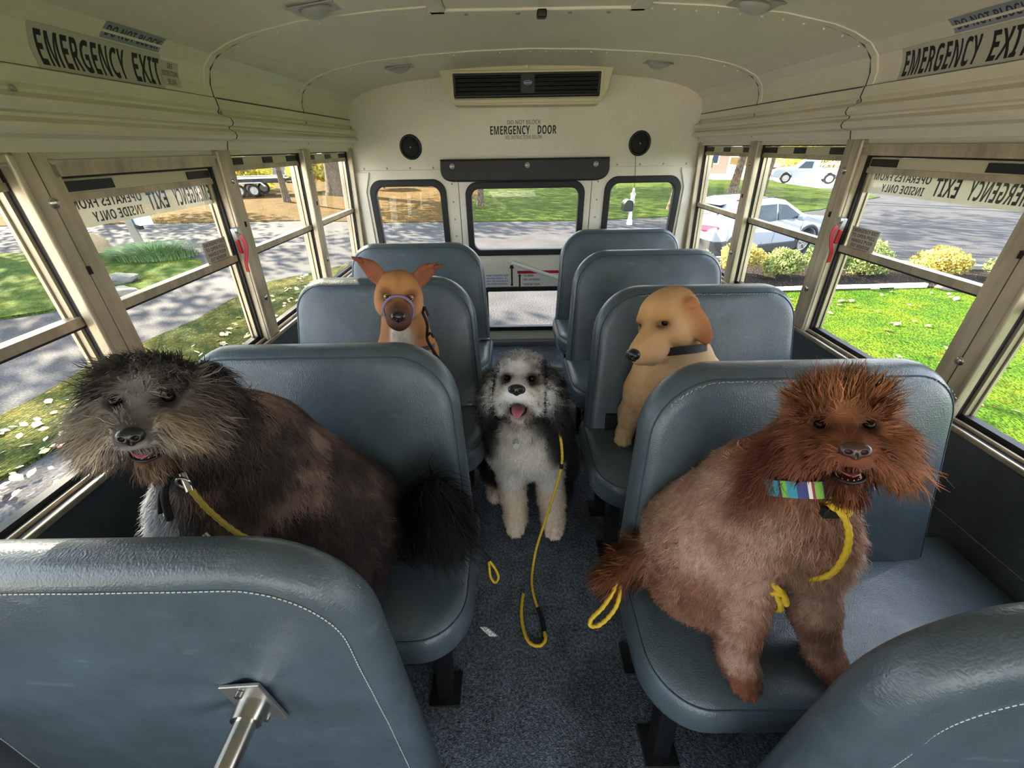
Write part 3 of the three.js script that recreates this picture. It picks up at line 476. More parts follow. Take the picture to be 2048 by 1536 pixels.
{
  const mk = (side, i, label, z, opts) => { const t = makeSeat(side, side > 0 ? 0.812 : 0.805, 'bus_seat', label, opts); t.position.set(side > 0 ? RX : LX, 0, z); return t; };
  seatsR.push(mk(1, 0, 'grey vinyl bus seat holding the red curly dog, frayed along its top corner', -0.80, { fray: 11, runs: [[0.52, 0.80, 0.004]] }));
  seatsR.push(mk(1, 1, 'grey vinyl bus seat holding the yellow dog, with a square black plate', -1.397, { plate: true, fray: 12, runs: [[0.56, 0.76, 0.0035]] }));
  seatsR.push(mk(1, 2, 'empty grey vinyl bus seat second from the rear on the right', -1.974));
  seatsR.push(mk(1, 3, 'rearmost grey vinyl bus seat on the right under the wire', -2.543));
  seatsL.push(mk(-1, 0, 'grey vinyl bus seat holding the shaggy dark grey dog', -0.937));
  seatsL.push(mk(-1, 1, 'grey vinyl bus seat holding the tan dog with upright ears', -1.567));
  seatsL.push(mk(-1, 2, 'rearmost grey vinyl bus seat on the left behind the tan dog', -2.223));
}
// padded barriers in front
{
  const t = thing('barrier', 'large padded blue grey barrier in the left foreground with a steel pole socket', 'barrier', null, [-0.285, 0, -0.325]);
  const b = makeBack(t, -1, 0.83, 0.06, 0.03, 0.036, 0.036);
  seed(5);
  const cv = roundOutline(b.c, 0.0355, 10, 10).map((p) => V(...b.warp([p.x, p.y, b.half + 0.0012])));
  mesh('stitching', stitchRun(cv, 0.0, 1, 0.0045, 0.0025, 0.0011), M.fray, t, { kind: 'stuff' });
  const fr = roundOutline(b.c, 0.006, 10, 10).map((p) => V(...b.warp([p.x, p.y, -b.half * 0.2])));
  mesh('frayed_edge', stitchRun(fr, 0.455, 0.52, 0.006, 0.001, 0.0012, 0.007), M.fray, t, { kind: 'stuff' });
  mesh('foot', box(0.05, 0.07, 0.06, -0.1, 0.035, 0.02, 0.006), M.blackSteel, t); mesh('foot', box(0.05, 0.07, 0.06, -0.7, 0.035, 0.02, 0.006), M.blackSteel, t);
  const t2 = thing('barrier', 'padded green grey barrier in the right foreground corner', 'barrier', null, [0.305, 0, -0.222]);
  const b2 = makeBack(t2, 1, 0.8, 0.06, 0.03, 0.085, 0.036, 0.945, 0.2);
  const cv2 = roundOutline(b2.c, 0.0845, 10, 10).map((p) => V(...b2.warp([p.x, p.y, b2.half + 0.0012])));
  mesh('stitching', stitchRun(cv2, 0.0, 1, 0.0045, 0.0025, 0.0011), M.fray, t2, { kind: 'stuff' });
  mesh('foot', box(0.05, 0.07, 0.06, 0.1, 0.035, 0.02, 0.006), M.blackSteel, t2); mesh('foot', box(0.05, 0.07, 0.06, 0.7, 0.035, 0.02, 0.006), M.blackSteel, t2);
  // steel grab pole fixed to the left barrier
  const p = thing('grab_pole', 'steel grab pole running from its square flange on the left barrier toward the lower edge', 'pole', null, [-0.537, 0.622, -0.272]);
  const fl = box(0.066, 0.118, 0.006, 0, 0, 0, 0.002); mesh('flange', at(fl, 0, 0, 0, -0.03, 0, 0.1), M.steel, p);
  mesh('collar', at(new THREE.CylinderGeometry(0.024, 0.027, 0.026, 28, 1).rotateX(Math.PI / 2), 0, 0, 0.014), M.chrome, p);
  for (const y of [0.044, -0.046]) mesh('bolt', [new THREE.CylinderGeometry(0.006, 0.006, 0.007, 6).rotateX(Math.PI / 2).translate(y > 0 ? -0.006 : 0.006, y, 0.006)], M.chrome, p);
  mesh('tube', tube([[0, 0, 0.006], [0, -0.001, 0.1], [-0.002, -0.002, 0.25], [-0.004, -0.004, 0.42]], 0.0175, 60, 24), M.chrome, p);
}
// ---------------------------------------------------------------- outside: ground
const GY = -1.4;
const G = (x, z) => [(x + 0.105) * 1.077 - 0.105, z * 1.077];
function slab(pts, y, th) { const s = new THREE.Shape(pts.map(([x, z]) => V2(x, -z))); return metreUV(new THREE.ExtrudeGeometry(s, { depth: th, bevelEnabled: false }).rotateX(-Math.PI / 2).translate(0, y - th, 0)); }
const asphaltMap = dataTex(1024, 1024, tile((u, v) => { const f = pf(u, v, 160, 160, 1, 2), l = pf(u, v, 5, 5, 4, 5), k = 0.94 + 0.7 * f + 0.3 * l; const lf = sstep(0.52, 0.6, pf(u, v, 60, 60, 9, 2) + 0.12 * l); return [0.215 * k + 0.10 * lf, 0.215 * k + 0.065 * lf, 0.225 * k + 0.01 * lf]; }), 0.22, true);
const grassMapOf = (r, g, b, leaf, s) => dataTex(1024, 1024, tile((u, v) => { const f = pf(u, v, 190, 90, s, 2), m = pf(u, v, 40, 30, s + 3, 3), l = pf(u, v, 6, 6, s + 6, 4), k = 0.9 + 0.7 * f + 0.35 * m + 0.25 * l; const lf = sstep(0.36 - leaf, 0.44 - leaf, pf(u, v, 75, 75, s + 9, 2) + 0.1 * l), y = clamp(0.5 + l); return [lerp(r * k * (0.85 + 0.4 * y), 0.42 + 0.3 * m, lf), lerp(g * k, 0.325 + 0.3 * m, lf), lerp(b * k, 0.17 + 0.2 * m, lf)]; }), 0.24, true);
const turfBump = dataTex(512, 512, tile((u, v) => 0.5 + 0.7 * pf(u, v, 90, 50, 6, 3)), 0.5);
M.asphalt = phys({ specularIntensity: 0.4, name: 'asphalt', map: asphaltMap, roughness: 0.92, bumpMap: speckTex, bumpScale: 0.01 });
M.grass = phys({ specularIntensity: 0.12, name: 'lawn_grass', map: grassMapOf(0.245, 0.36, 0.06, 0.0, 3), roughness: 0.95, bumpMap: turfBump, bumpScale: 0.05 });
M.grassDull = phys({ specularIntensity: 0.12, name: 'shaded_lawn_grass', map: grassMapOf(0.235, 0.315, 0.10, 0.05, 63), roughness: 0.95, bumpMap: turfBump, bumpScale: 0.05 });
M.grassDry = phys({ specularIntensity: 0.12, name: 'leafy_grass', map: grassMapOf(0.235, 0.265, 0.10, 0.13, 23), roughness: 0.95, bumpMap: turfBump, bumpScale: 0.05 });
M.litter = phys({ specularIntensity: 0.12, name: 'leaf_litter', map: grassMapOf(0.30, 0.245, 0.10, 0.24, 43), roughness: 0.95, bumpMap: turfBump, bumpScale: 0.06 });
M.mulch = phys({ specularIntensity: 0.2, name: 'mulch', map: dataTex(512, 512, tile((u, v) => { const f = pf(u, v, 80, 80, 2, 3), k = 0.75 + 1.2 * f; const c = sstep(0.3, 0.36, pf(u, v, 60, 60, 12, 2)); return [lerp(0.20 * k, 0.6, c), lerp(0.17 * k, 0.5, c), lerp(0.155 * k, 0.42, c)]; }), 0.6, true), roughness: 1, bumpMap: turfBump, bumpScale: 0.05 });
M.timber = std({ name: 'grey_timber', color: srgb(132, 126, 116), roughness: 0.9, bumpMap: speckTex, bumpScale: 0.006 });
const barkMap = dataTex(256, 512, tile((u, v) => { const n = pf(u, v, 22, 6, 3, 4), k = 0.85 + 1.0 * n; return [0.40 * k, 0.34 * k, 0.27 * k]; }), 1, true);
M.bark = std({ name: 'bark', map: barkMap, roughness: 1, bumpMap: speckTex, bumpScale: 0.04 });
struct('road', slab([[-75, 60], [75, 60], [75, -30], [-75, -30]], GY, 0.3), M.asphalt, 'grey asphalt road and driveway around the bus');
struct('driveway_apron', slab([[-12, 3.2], [1.65, 3.2], [1.65, 26], [-12, 26]], GY + 0.02, 0.2), std({ name: 'pale_concrete', color: srgb(206, 200, 188), roughness: 0.9, bumpMap: speckTex, bumpScale: 0.006 }), 'pale concrete driveway in front of the bus');
// far lawns beyond the road
struct('lawn_rear', slab([[-80, -18.6], ...[[-9, -17.9], [-5.4, -17.1], [-2.2, -16.95]].map((p) => G(...p)), [-2.4, -100], [-80, -100]], GY + 0.03, 0.3), M.litter, 'leaf strewn lawn beyond the road behind the bus');
struct('lawn_rear_right', slab([...[[-2.2, -16.95], [2.7, -16.7], [7, -17.4], [11, -17.4], [13.6, -18.5], [16.7, -20.8], [19.6, -22.6]].map((p) => G(...p)), [21.5, -34.8], [22.6, -37.5], [18, -38.5], [17, -100], [-2.4, -100]], GY + 0.031, 0.3), M.grassDull, 'green shaded lawn beyond the road behind the bus');
struct('lawn_far_right', slab([G(24.6, -20.7), G(40, -12), [90, -12], [90, -100], [40, -100], G(30, -36)], GY + 0.03, 0.3), M.litter, 'leaf covered lawn at the far side of the driveway');
// island with the mailbox and the strip beside the bus
struct('lawn_left', slab([[-9.55, -6.78], [-9, -7.14], [-8.8, -7.55], [-7.85, -8.1], [-7.6, -9.2], [-7.8, -10], [-8.84, -11.15], [-12, -12.3], [-15.7, -12.25], [-45, -12.4], [-45, -2], [-14, -4]].map((p) => G(...p)), GY + 0.05, 0.3), M.grassDull, 'grass island beside the left driveway');
struct('lawn_strip', slab([[-6.3, 6], [-6.1, -2], [-6, -4.1], [-6.1, -4.9], [-5.75, -6.6], [-5.8, -8.7], [-4.83, -9.66], [-4.33, -10.35], [-3.72, -7.03], [-3.89, -6], [-4.77, -3.3], [-4.9, -2.6], [-5.1, 0], [-5.1, 6]].map((p) => G(...p)), GY + 0.045, 0.3), M.grassDry, 'leaf strewn grass strip along the left side of the bus');
// raised lawn and planting bed on the right
const TY = -1.2;
struct('lawn_right', slab([[1.7, 25], [45, 25], [45, -7], [10.8, -7.6], [8.4, -7.76], [4.4, -7.6], [1.7, -6.6]], TY, 0.4), M.grass, 'bright green lawn outside the right windows');
struct('planting_bed', slab([[4.4, -7.6], [8.4, -7.76], [10.8, -7.6], [13.5, -7.2], [13.5, -8.2], [10.4, -9.0], [8.4, -9.8], [7.4, -10.1], [4.6, -10.1]], TY + 0.02, 0.4), M.mulch, 'dark mulch bed with small shrubs');
{
  const t = thing('bed_edging', 'pale straight edging between the lawn and the mulch bed', 'edging', null);
  for (let i = 0; i < 4; i++) mesh('plank', at(box(0.99, 0.12, 0.09, 0, 0, 0, 0.012), 4.95 + i, TY + 0.02, -7.68 - 0.035 * i, 0, 0.03, 0), M.white, t);
  const r = thing('retaining_timber', 'grey timber border along the back of the mulch bed', 'timber border', null);
  [[4.6, -10.15, 7.45, -10.18], [7.45, -10.18, 8.5, -9.85], [8.5, -9.85, 10.4, -9.05], [10.4, -9.05, 13.6, -8.25]].forEach((q) => { for (let k = 0; k < 2; k++) { const a = [q[0], TY - 0.12 + 0.15 * k, q[1]], b = [q[2], a[1], q[3]], L = Math.hypot(b[0] - a[0], b[2] - a[2]); mesh('timber', at(box(L, 0.145, 0.14, 0, 0, 0, 0.015), (a[0] + b[0]) / 2, a[1], (a[2] + b[2]) / 2, 0, -Math.atan2(b[2] - a[2], b[0] - a[0]), 0), M.timber, r); } });
}
// ---- plants
const leafGeo = (() => { const s = new THREE.Shape([V2(0, -0.5), V2(0.26, -0.2), V2(0.3, 0.12), V2(0, 0.5), V2(-0.3, 0.12), V2(-0.26, -0.2)]); const g = new THREE.ShapeGeometry(s), p = g.attributes.position; for (let i = 0; i < p.count; i++) p.setZ(i, 0.18 * Math.abs(p.getX(i))); g.computeVertexNormals(); return g; })();
const leafMat = phys({ name: 'leaf', color: 0xffffff, roughness: 0.75, transmission: 0.35, thickness: 0, side: THREE.DoubleSide });
function foliage(parent, name, place, n, size, colors, extra = {}) {
  const m = new THREE.InstancedMesh(leafGeo, leafMat, n), q = new THREE.Quaternion(), mat = new THREE.Matrix4(), c = new THREE.Color();
  for (let i = 0; i < n; i++) { const p = place(i); q.setFromEuler(new THREE.Euler(rr(-3, 3), rr(-3, 3), rr(-3, 3))); const s = size * rr(0.65, 1.3); mat.compose(p, q, V(s, s, s)); m.setMatrixAt(i, mat); const k = colors[Math.floor(rnd() * colors.length)]; c.setRGB(k[0] / 255, k[1] / 255, k[2] / 255, THREE.SRGBColorSpace).multiplyScalar(rr(0.75, 1.2)); m.setColorAt(i, c); }
  m.name = name; m.userData = { kind: 'stuff', ...extra }; parent.add(m); return m;
}
const inBall = (r) => { for (;;) { const v = V(rr(-1, 1), rr(-1, 1), rr(-1, 1)); if (v.lengthSq() < 1 && v.lengthSq() > 0.12) return v.multiply(r); } };
function trunkGeo(pts, r0, r1) { const g = tube(pts, 1, 24, 12), cv = new THREE.CatmullRomCurve3(pts.map((p) => V(...p)), false, 'centripetal'), p = g.attributes.position, uv = g.attributes.uv; for (let i = 0; i < p.count; i++) { const t = Math.floor(i / 13) / 24, c = cv.getPointAt(clamp(t)), r = lerp(r0, r1, t) * (1 + 0.5 * Math.pow(1 - t, 10)) * (1 + 0.12 * N(i % 13, t * 6, 2)); const d = V().fromBufferAttribute(p, i).sub(c).multiplyScalar(r); p.setXYZ(i, c.x + d.x, c.y + d.y, c.z + d.z); uv.setXY(i, uv.getY(i) * r0 * 6, uv.getX(i) * cv.getLength()); } g.computeVertexNormals(); return g; }
function tree(label, x, z, o) {
  const t = thing('tree', label, 'tree', 'trees around the road', [x, GY, z]); seed(o.seed ?? Math.round(Math.abs(x * 31 + z * 17)));
  const h = o.h, lx = o.leanX ?? 0, lz = o.leanZ ?? 0;
  const tr = mesh('trunk', trunkGeo([[0, -0.1, 0], [lx * 0.2, h * 0.35, lz * 0.2], [lx * 0.6, h * 0.65, lz * 0.6], [lx, h, lz]], o.r, o.r * 0.35), M.bark, t);
  const lobes = [];
  for (let i = 0; i < (o.lobes ?? 8); i++) { const a = i * 2.4 + rr(-0.4, 0.4), R = o.R * rr(0.35, 0.85), c = V(lx + R * Math.cos(a), h + rr(-0.35, 0.6) * o.R * 0.7, lz + R * Math.sin(a)); lobes.push([c, o.R * rr(0.35, 0.55)]); mesh('branch', rod([lx * 0.7, h * 0.7 + rr(-0.5, 0.5), lz * 0.7], c.toArray(), o.r * 0.25, o.r * 0.06, 6), M.bark, tr); }
  lobes.push([V(lx, h + o.R * 0.4, lz), o.R * 0.6]);
  foliage(t, 'crown', () => { const [c, r] = lobes[Math.floor(rnd() * lobes.length)]; return inBall(V(r, r * 0.8, r)).add(c); }, o.n, o.leaf ?? 0.31, o.col);
  return t;
}
const AUT = [[150, 140, 40], [120, 130, 40], [180, 150, 50], [96, 116, 38], [170, 110, 40]], GRN = [[80, 110, 36], [100, 128, 44], [120, 136, 50], [70, 96, 32]], YEL = [[214, 200, 70], [190, 190, 60], [170, 176, 56], [222, 190, 80]];
tree('big dark trunked tree on the leaf strewn lawn behind the left rear corner', -12.3, -31, { h: 9.5, r: 0.72, R: 6, n: 3800, col: AUT });
tree('slim trunk beyond the road seen through the emergency door window', -1.68, -22.9, { h: 8.5, r: 0.17, R: 4.6, n: 2600, leanX: 0.4, col: AUT });
tree('slim dark trunk on the shaded lawn seen through the right rear window', 8.0, -20.8, { h: 8, r: 0.26, R: 4.4, n: 1900, leanX: 1, col: GRN });
tree('left of the two pale sunlit trunks beside the far driveway', 13.15, -25.5, { h: 10, r: 0.22, R: 4.6, n: 2200, leanX: 0.9, col: AUT });
tree('right of the two pale sunlit trunks beside the far driveway', 14.75, -25.4, { h: 10.5, r: 0.22, R: 4.6, n: 2200, leanX: 1.4, col: AUT });
tree('thin grey trunk just in front of the parked trailer', -14.1, -26.9, { h: 9, r: 0.17, R: 3.6, n: 1700, col: GRN });
tree('tall tree shading the bus from the left, outside the left windows', -19, -5.5, { h: 12.5, r: 0.5, R: 7.2, n: 8200, leanX: 4.5, leanZ: -5.5, lobes: 14, col: GRN });
tree('spreading tree on the left grass island', -24, -17, { h: 10.5, r: 0.45, R: 6, n: 4200, leanX: 2, leanZ: -2, col: AUT });
tree('tree at the edge of the road behind the mailbox', -28, -27, { h: 10, r: 0.4, R: 5.4, n: 3200, col: AUT });
tree('tree far behind, straight beyond the emergency door', -0.5, -38.5, { h: 10, r: 0.22, R: 6.2, n: 6000, col: GRN });
tree('tree far behind on the leaf strewn lawn', -7.5, -36.5, { h: 10, r: 0.25, R: 6.4, n: 6000, col: AUT });
function shrub(label, x, y, z, r, h, cols, n = 1500, leaf = 0.075, group) {
  const t = thing('shrub', label, 'shrub', group, [x, y, z]); seed(Math.round(x * 91 + z * 37));
  const st = []; for (let i = 0; i < 9; i++) { const a = i * 0.7; st.push(rod([0, -0.02, 0], [Math.cos(a) * r * 0.6, h * rr(0.5, 0.85), Math.sin(a) * r * 0.6], 0.014, 0.004, 5)); }
  mesh('stem', st, M.bark, t);
  const lobes = []; for (let i = 0; i < 11; i++) { const a = i * 2.4, q = Math.sqrt((i + 0.5) / 11); lobes.push([V(Math.cos(a) * q * r * 0.68, h * (0.35 + 0.35 * (1 - q * q) + rr(-0.08, 0.1)), Math.sin(a) * q * r * 0.68), r * rr(0.34, 0.46)]); }
  foliage(t, 'foliage', () => { const [c, q] = lobes[Math.floor(rnd() * lobes.length)], v = inBall(V(q, q * 0.95, q)).add(c); v.y = Math.max(0.03, v.y); return v; }, n, leaf, cols);
  return t;
}
const SHG = [[120, 138, 66], [142, 154, 76], [98, 118, 56], [168, 164, 84]], SHY = [[206, 176, 70], [190, 160, 60], [214, 190, 92], [150, 140, 60]];
shrub('golden yellow shrub in front of the rear wheel of the white car', 4.95, TY, -8.65, 0.5, 0.95, [...SHY, SHG[0]], 4800, 0.052, 'shrubs in the mulch bed');
shrub('round green shrub in front of the doors of the white car', 5.82, TY, -8.55, 0.47, 0.72, SHG, 4400, 0.052, 'shrubs in the mulch bed');
shrub('tall dark green shrub seen beside the red tape of the right exit window', 6.75, TY, -8.5, 0.5, 0.92, GRN, 4400, 0.052, 'shrubs in the mulch bed');
shrub('broad green shrub in the mulch bed just below the right sticker', 7.85, TY, -8.75, 0.6, 0.72, SHG, 4800, 0.052, 'shrubs in the mulch bed');
shrub('low golden shrub in the mulch bed near its right end', 9.35, TY, -8.55, 0.55, 0.62, [...SHY, SHG[1]], 4400, 0.052, 'shrubs in the mulch bed');
shrub('green shrub at the right end of the mulch bed', 10.35, TY, -8.0, 0.5, 0.6, SHG, 4000, 0.052, 'shrubs in the mulch bed');
shrub('small pale shrub at the left end of the mulch bed behind the rear seats', 4.35, TY, -9.2, 0.35, 0.6, SHG, 3000, 0.052, 'shrubs in the mulch bed');
// mailbox post on the left island, grasses, rocks
{
  const [px, pz] = G(-11.5, -12.5), t = thing('mailbox', 'pale blue grey mailbox on a weathered post on the left grass island', 'mailbox', null, [px, GY + 0.05, pz]);
  mesh('post', at(box(0.2, 1.15, 0.2, 0, 0.55, 0, 0.012), 0, 0, 0, 0, 0.5), M.timber, t);
  const bs = new THREE.Shape(); bs.moveTo(-0.17, 0); bs.lineTo(0.17, 0); bs.lineTo(0.17, 0.22); bs.absarc(0, 0.22, 0.17, 0, Math.PI); bs.closePath();
  mesh('box', at(metreUV(new THREE.ExtrudeGeometry(bs, { depth: 0.62, bevelEnabled: true, bevelSize: 0.01, bevelThickness: 0.01, bevelSegments: 2 })), 0.2, 0.78, -0.2, 0, 0.9), std({ name: 'mailbox_metal', color: srgb(186, 204, 222), roughness: 0.4 }), t);
  mesh('bracket', at(box(0.14, 0.12, 0.3, 0, 0, 0, 0.01), 0.3, 0.7, 0.05, 0, 0.9), M.black, t);
  const gr = thing('ornamental_grass', 'dark green drooping grass clump at the foot of the mailbox post', 'grass', null, [px + 1.6, GY + 0.05, pz + 1.1]);
  seed(31);
  const pos = [], nor = [], idx = [];
  for (let i = 0; i < 1900; i++) {
    const a = rr(0, 6.28), q = Math.sqrt(rnd()), bx = Math.cos(a) * q * 1.25 - 0.3, bz = Math.sin(a) * q * 0.75, L = rr(0.25, 1.0) * (1.1 - 0.5 * q), dx = Math.cos(a) * rr(0.2, 0.8), dz = Math.sin(a) * rr(0.2, 0.8), w = rr(0.008, 0.016), c = Math.cos(a + 1.57) * w, s = Math.sin(a + 1.57) * w, b0 = pos.length / 3;
    for (let k = 0; k < 4; k++) { const f = k / 3, x = bx + dx * L * f * f, z = bz + dz * L * f * f, y = L * (f - 0.5 * f * f); const ww = 1 - f * 0.9; pos.push(x - c * ww, y, z - s * ww, x + c * ww, y, z + s * ww); nor.push(0, 1, 0, 0, 1, 0); if (k) { const v = b0 + k * 2; idx.push(v - 2, v - 1, v, v, v - 1, v + 1); } }
  }
  const g = new THREE.BufferGeometry(); g.setAttribute('position', new THREE.Float32BufferAttribute(pos, 3)); g.setIndex(idx); g.computeVertexNormals();
  mesh('blades', g, std({ name: 'grass_blade', color: srgb(92, 120, 70), roughness: 0.8, side: THREE.DoubleSide }), gr, { kind: 'stuff' });
  const rockGeo = (s, r) => { const q = new THREE.IcosahedronGeometry(1, 3), p = q.attributes.position; for (let i = 0; i < p.count; i++) { const v = V().fromBufferAttribute(p, i), k = 1 + 0.3 * N(v.x * 1.5 + s, v.y * 1.5, v.z * 1.5) + 0.1 * N(v.x * 5, v.y * 5 + s, v.z * 5); p.setXYZ(i, v.x * k * r[0], v.y * k * r[1], v.z * k * r[2]); } return mergeVertices(q.deleteAttribute('normal').deleteAttribute('uv')); };
  const rock = (label, x, y, z, s, r, c) => { const q = rockGeo(s, r); q.computeVertexNormals(); tag(mesh('rock', metreUV(q), std({ name: 'stone', color: c, roughness: 0.95, bumpMap: speckTex, bumpScale: 0.02 })), label, 'rock', 'landscape rocks'); const m = scene.children[scene.children.length - 1]; m.position.set(x, y, z); };
  rock('brown rounded rock left of the mailbox post on the grass island', px - 1.4, GY + 0.15, pz + 0.2, 1, [0.55, 0.4, 0.4], srgb(128, 112, 84));
  rock('pale flat rock at the near edge of the grass island', G(-8.4, -8.1)[0], GY + 0.08, G(-8.4, -8.1)[1], 5, [0.4, 0.12, 0.25], srgb(96, 94, 86));
  rock('grey flat rock in the grass of the island', G(-9.2, -9)[0], GY + 0.1, G(-9.2, -9)[1], 7, [0.45, 0.16, 0.3], srgb(84, 84, 78));
  rock('grey rock at the end of the pale edging by the right lawn', 8.75, TY + 0.05, -7.62, 9, [0.22, 0.14, 0.16], srgb(120, 110, 94));
  const wp = thing('mailbox', 'black mailbox on a white post with a pointed finial beyond the right rear window', 'mailbox', null, [G(4.4, -15.6)[0], GY, G(4.4, -15.6)[1]]);
  mesh('post', [box(0.13, 1.15, 0.13, 0, 0.57, 0, 0.01), box(0.17, 0.05, 0.17, 0, 1.14, 0, 0.01), box(0.18, 0.2, 0.18, 0, 0.1, 0, 0.01)], M.white, wp);
  mesh('finial', new THREE.LatheGeometry([[0, 0.2], [0.03, 0.17], [0.05, 0.1], [0.035, 0.06], [0.06, 0.03], [0.06, 0]].map((q) => V2(...q)), 16).translate(0, 1.165, 0), M.white, wp);
  mesh('box', at(metreUV(new THREE.ExtrudeGeometry(bs, { depth: 0.48, bevelEnabled: true, bevelSize: 0.01, bevelThickness: 0.01, bevelSegments: 2 })), -0.17, 0.55, -0.24), M.black, wp);
}
// fallen leaves on the right lawn
{
  seed(77); const t = new THREE.Group(); 
  const m = new THREE.InstancedMesh(leafGeo, leafMat, 420), q = new THREE.Quaternion(), mt = new THREE.Matrix4(), c = new THREE.Color();
  for (let i = 0; i < 420; i++) { q.setFromEuler(new THREE.Euler(-Math.PI / 2 + rr(-0.5, 0.5), rr(-0.5, 0.5), rr(-3, 3))); const s = rr(0.06, 0.15); mt.compose(V(rr(1.8, 11), TY + 0.03, rr(-7.5, 2)), q, V(s, s, s)); m.setMatrixAt(i, mt); m.setColorAt(i, c.copy(srgb(rr(170, 215), rr(140, 180), rr(80, 130)))); }
  m.name = 'fallen_leaves'; m.userData = { kind: 'stuff', label: 'tan fallen leaves scattered on the right lawn', category: 'leaves' }; scene.add(m);
  const m2 = new THREE.InstancedMesh(leafGeo, leafMat, 700);
  for (let i = 0; i < 700; i++) { q.setFromEuler(new THREE.Euler(-Math.PI / 2 + rr(-0.5, 0.5), rr(-0.5, 0.5), rr(-3, 3))); const s = rr(0.06, 0.15); const z = rr(-10, 2), x0 = -5.3; mt.compose(V(x0 + rr(-0.9, 1.2) + (z < -5 ? 0.8 : 0), GY + 0.065, z), q, V(s, s, s)); m2.setMatrixAt(i, mt); m2.setColorAt(i, c.copy(srgb(rr(170, 220), rr(150, 190), rr(100, 140)))); }
  m2.name = numbered('fallen_leaves'); m2.userData = { kind: 'stuff', label: 'pale fallen leaves on the grass strip left of the bus', category: 'leaves' }; scene.add(m2);
}
// ---- vehicles
M.carWhite = phys({ name: 'white_car_paint', color: srgb(148, 154, 162), roughness: 0.35, clearcoat: 1, clearcoatRoughness: 0.05 });
M.carGlass = phys({ name: 'car_glass', color: srgb(40, 54, 66), roughness: 0.08, specularIntensity: 0.6 });
M.cladding = std({ name: 'grey_cladding', color: srgb(46, 47, 50), roughness: 0.7 });
M.tyre = std({ name: 'tyre', color: srgb(24, 24, 25), roughness: 0.9 });
M.tailRed = phys({ name: 'tail_lamp', color: srgb(196, 30, 60), roughness: 0.15, clearcoat: 1 });
function wheel(parent, x, y, z, r, w) { const g = new THREE.Group(); g.name = 'wheel'; g.position.set(x, y, z); parent.add(g); mesh('tyre', new THREE.TorusGeometry(r * 0.8, r * 0.21, 12, 36).scale(1, 1, w / (r * 0.42)), M.tyre, g); const sp = [new THREE.CylinderGeometry(r * 0.64, r * 0.64, w * 0.5, 30, 1).rotateX(Math.PI / 2), new THREE.TorusGeometry(r * 0.6, r * 0.05, 8, 30).translate(0, 0, w * 0.3)]; for (let i = 0; i < 5; i++) sp.push(at(box(r * 0.16, r * 0.55, 0.03, 0, r * 0.32, w * 0.3, 0.01), 0, 0, 0, 0, 0, i * 1.2566)); mesh('rim', sp, M.steel, g); return g; }
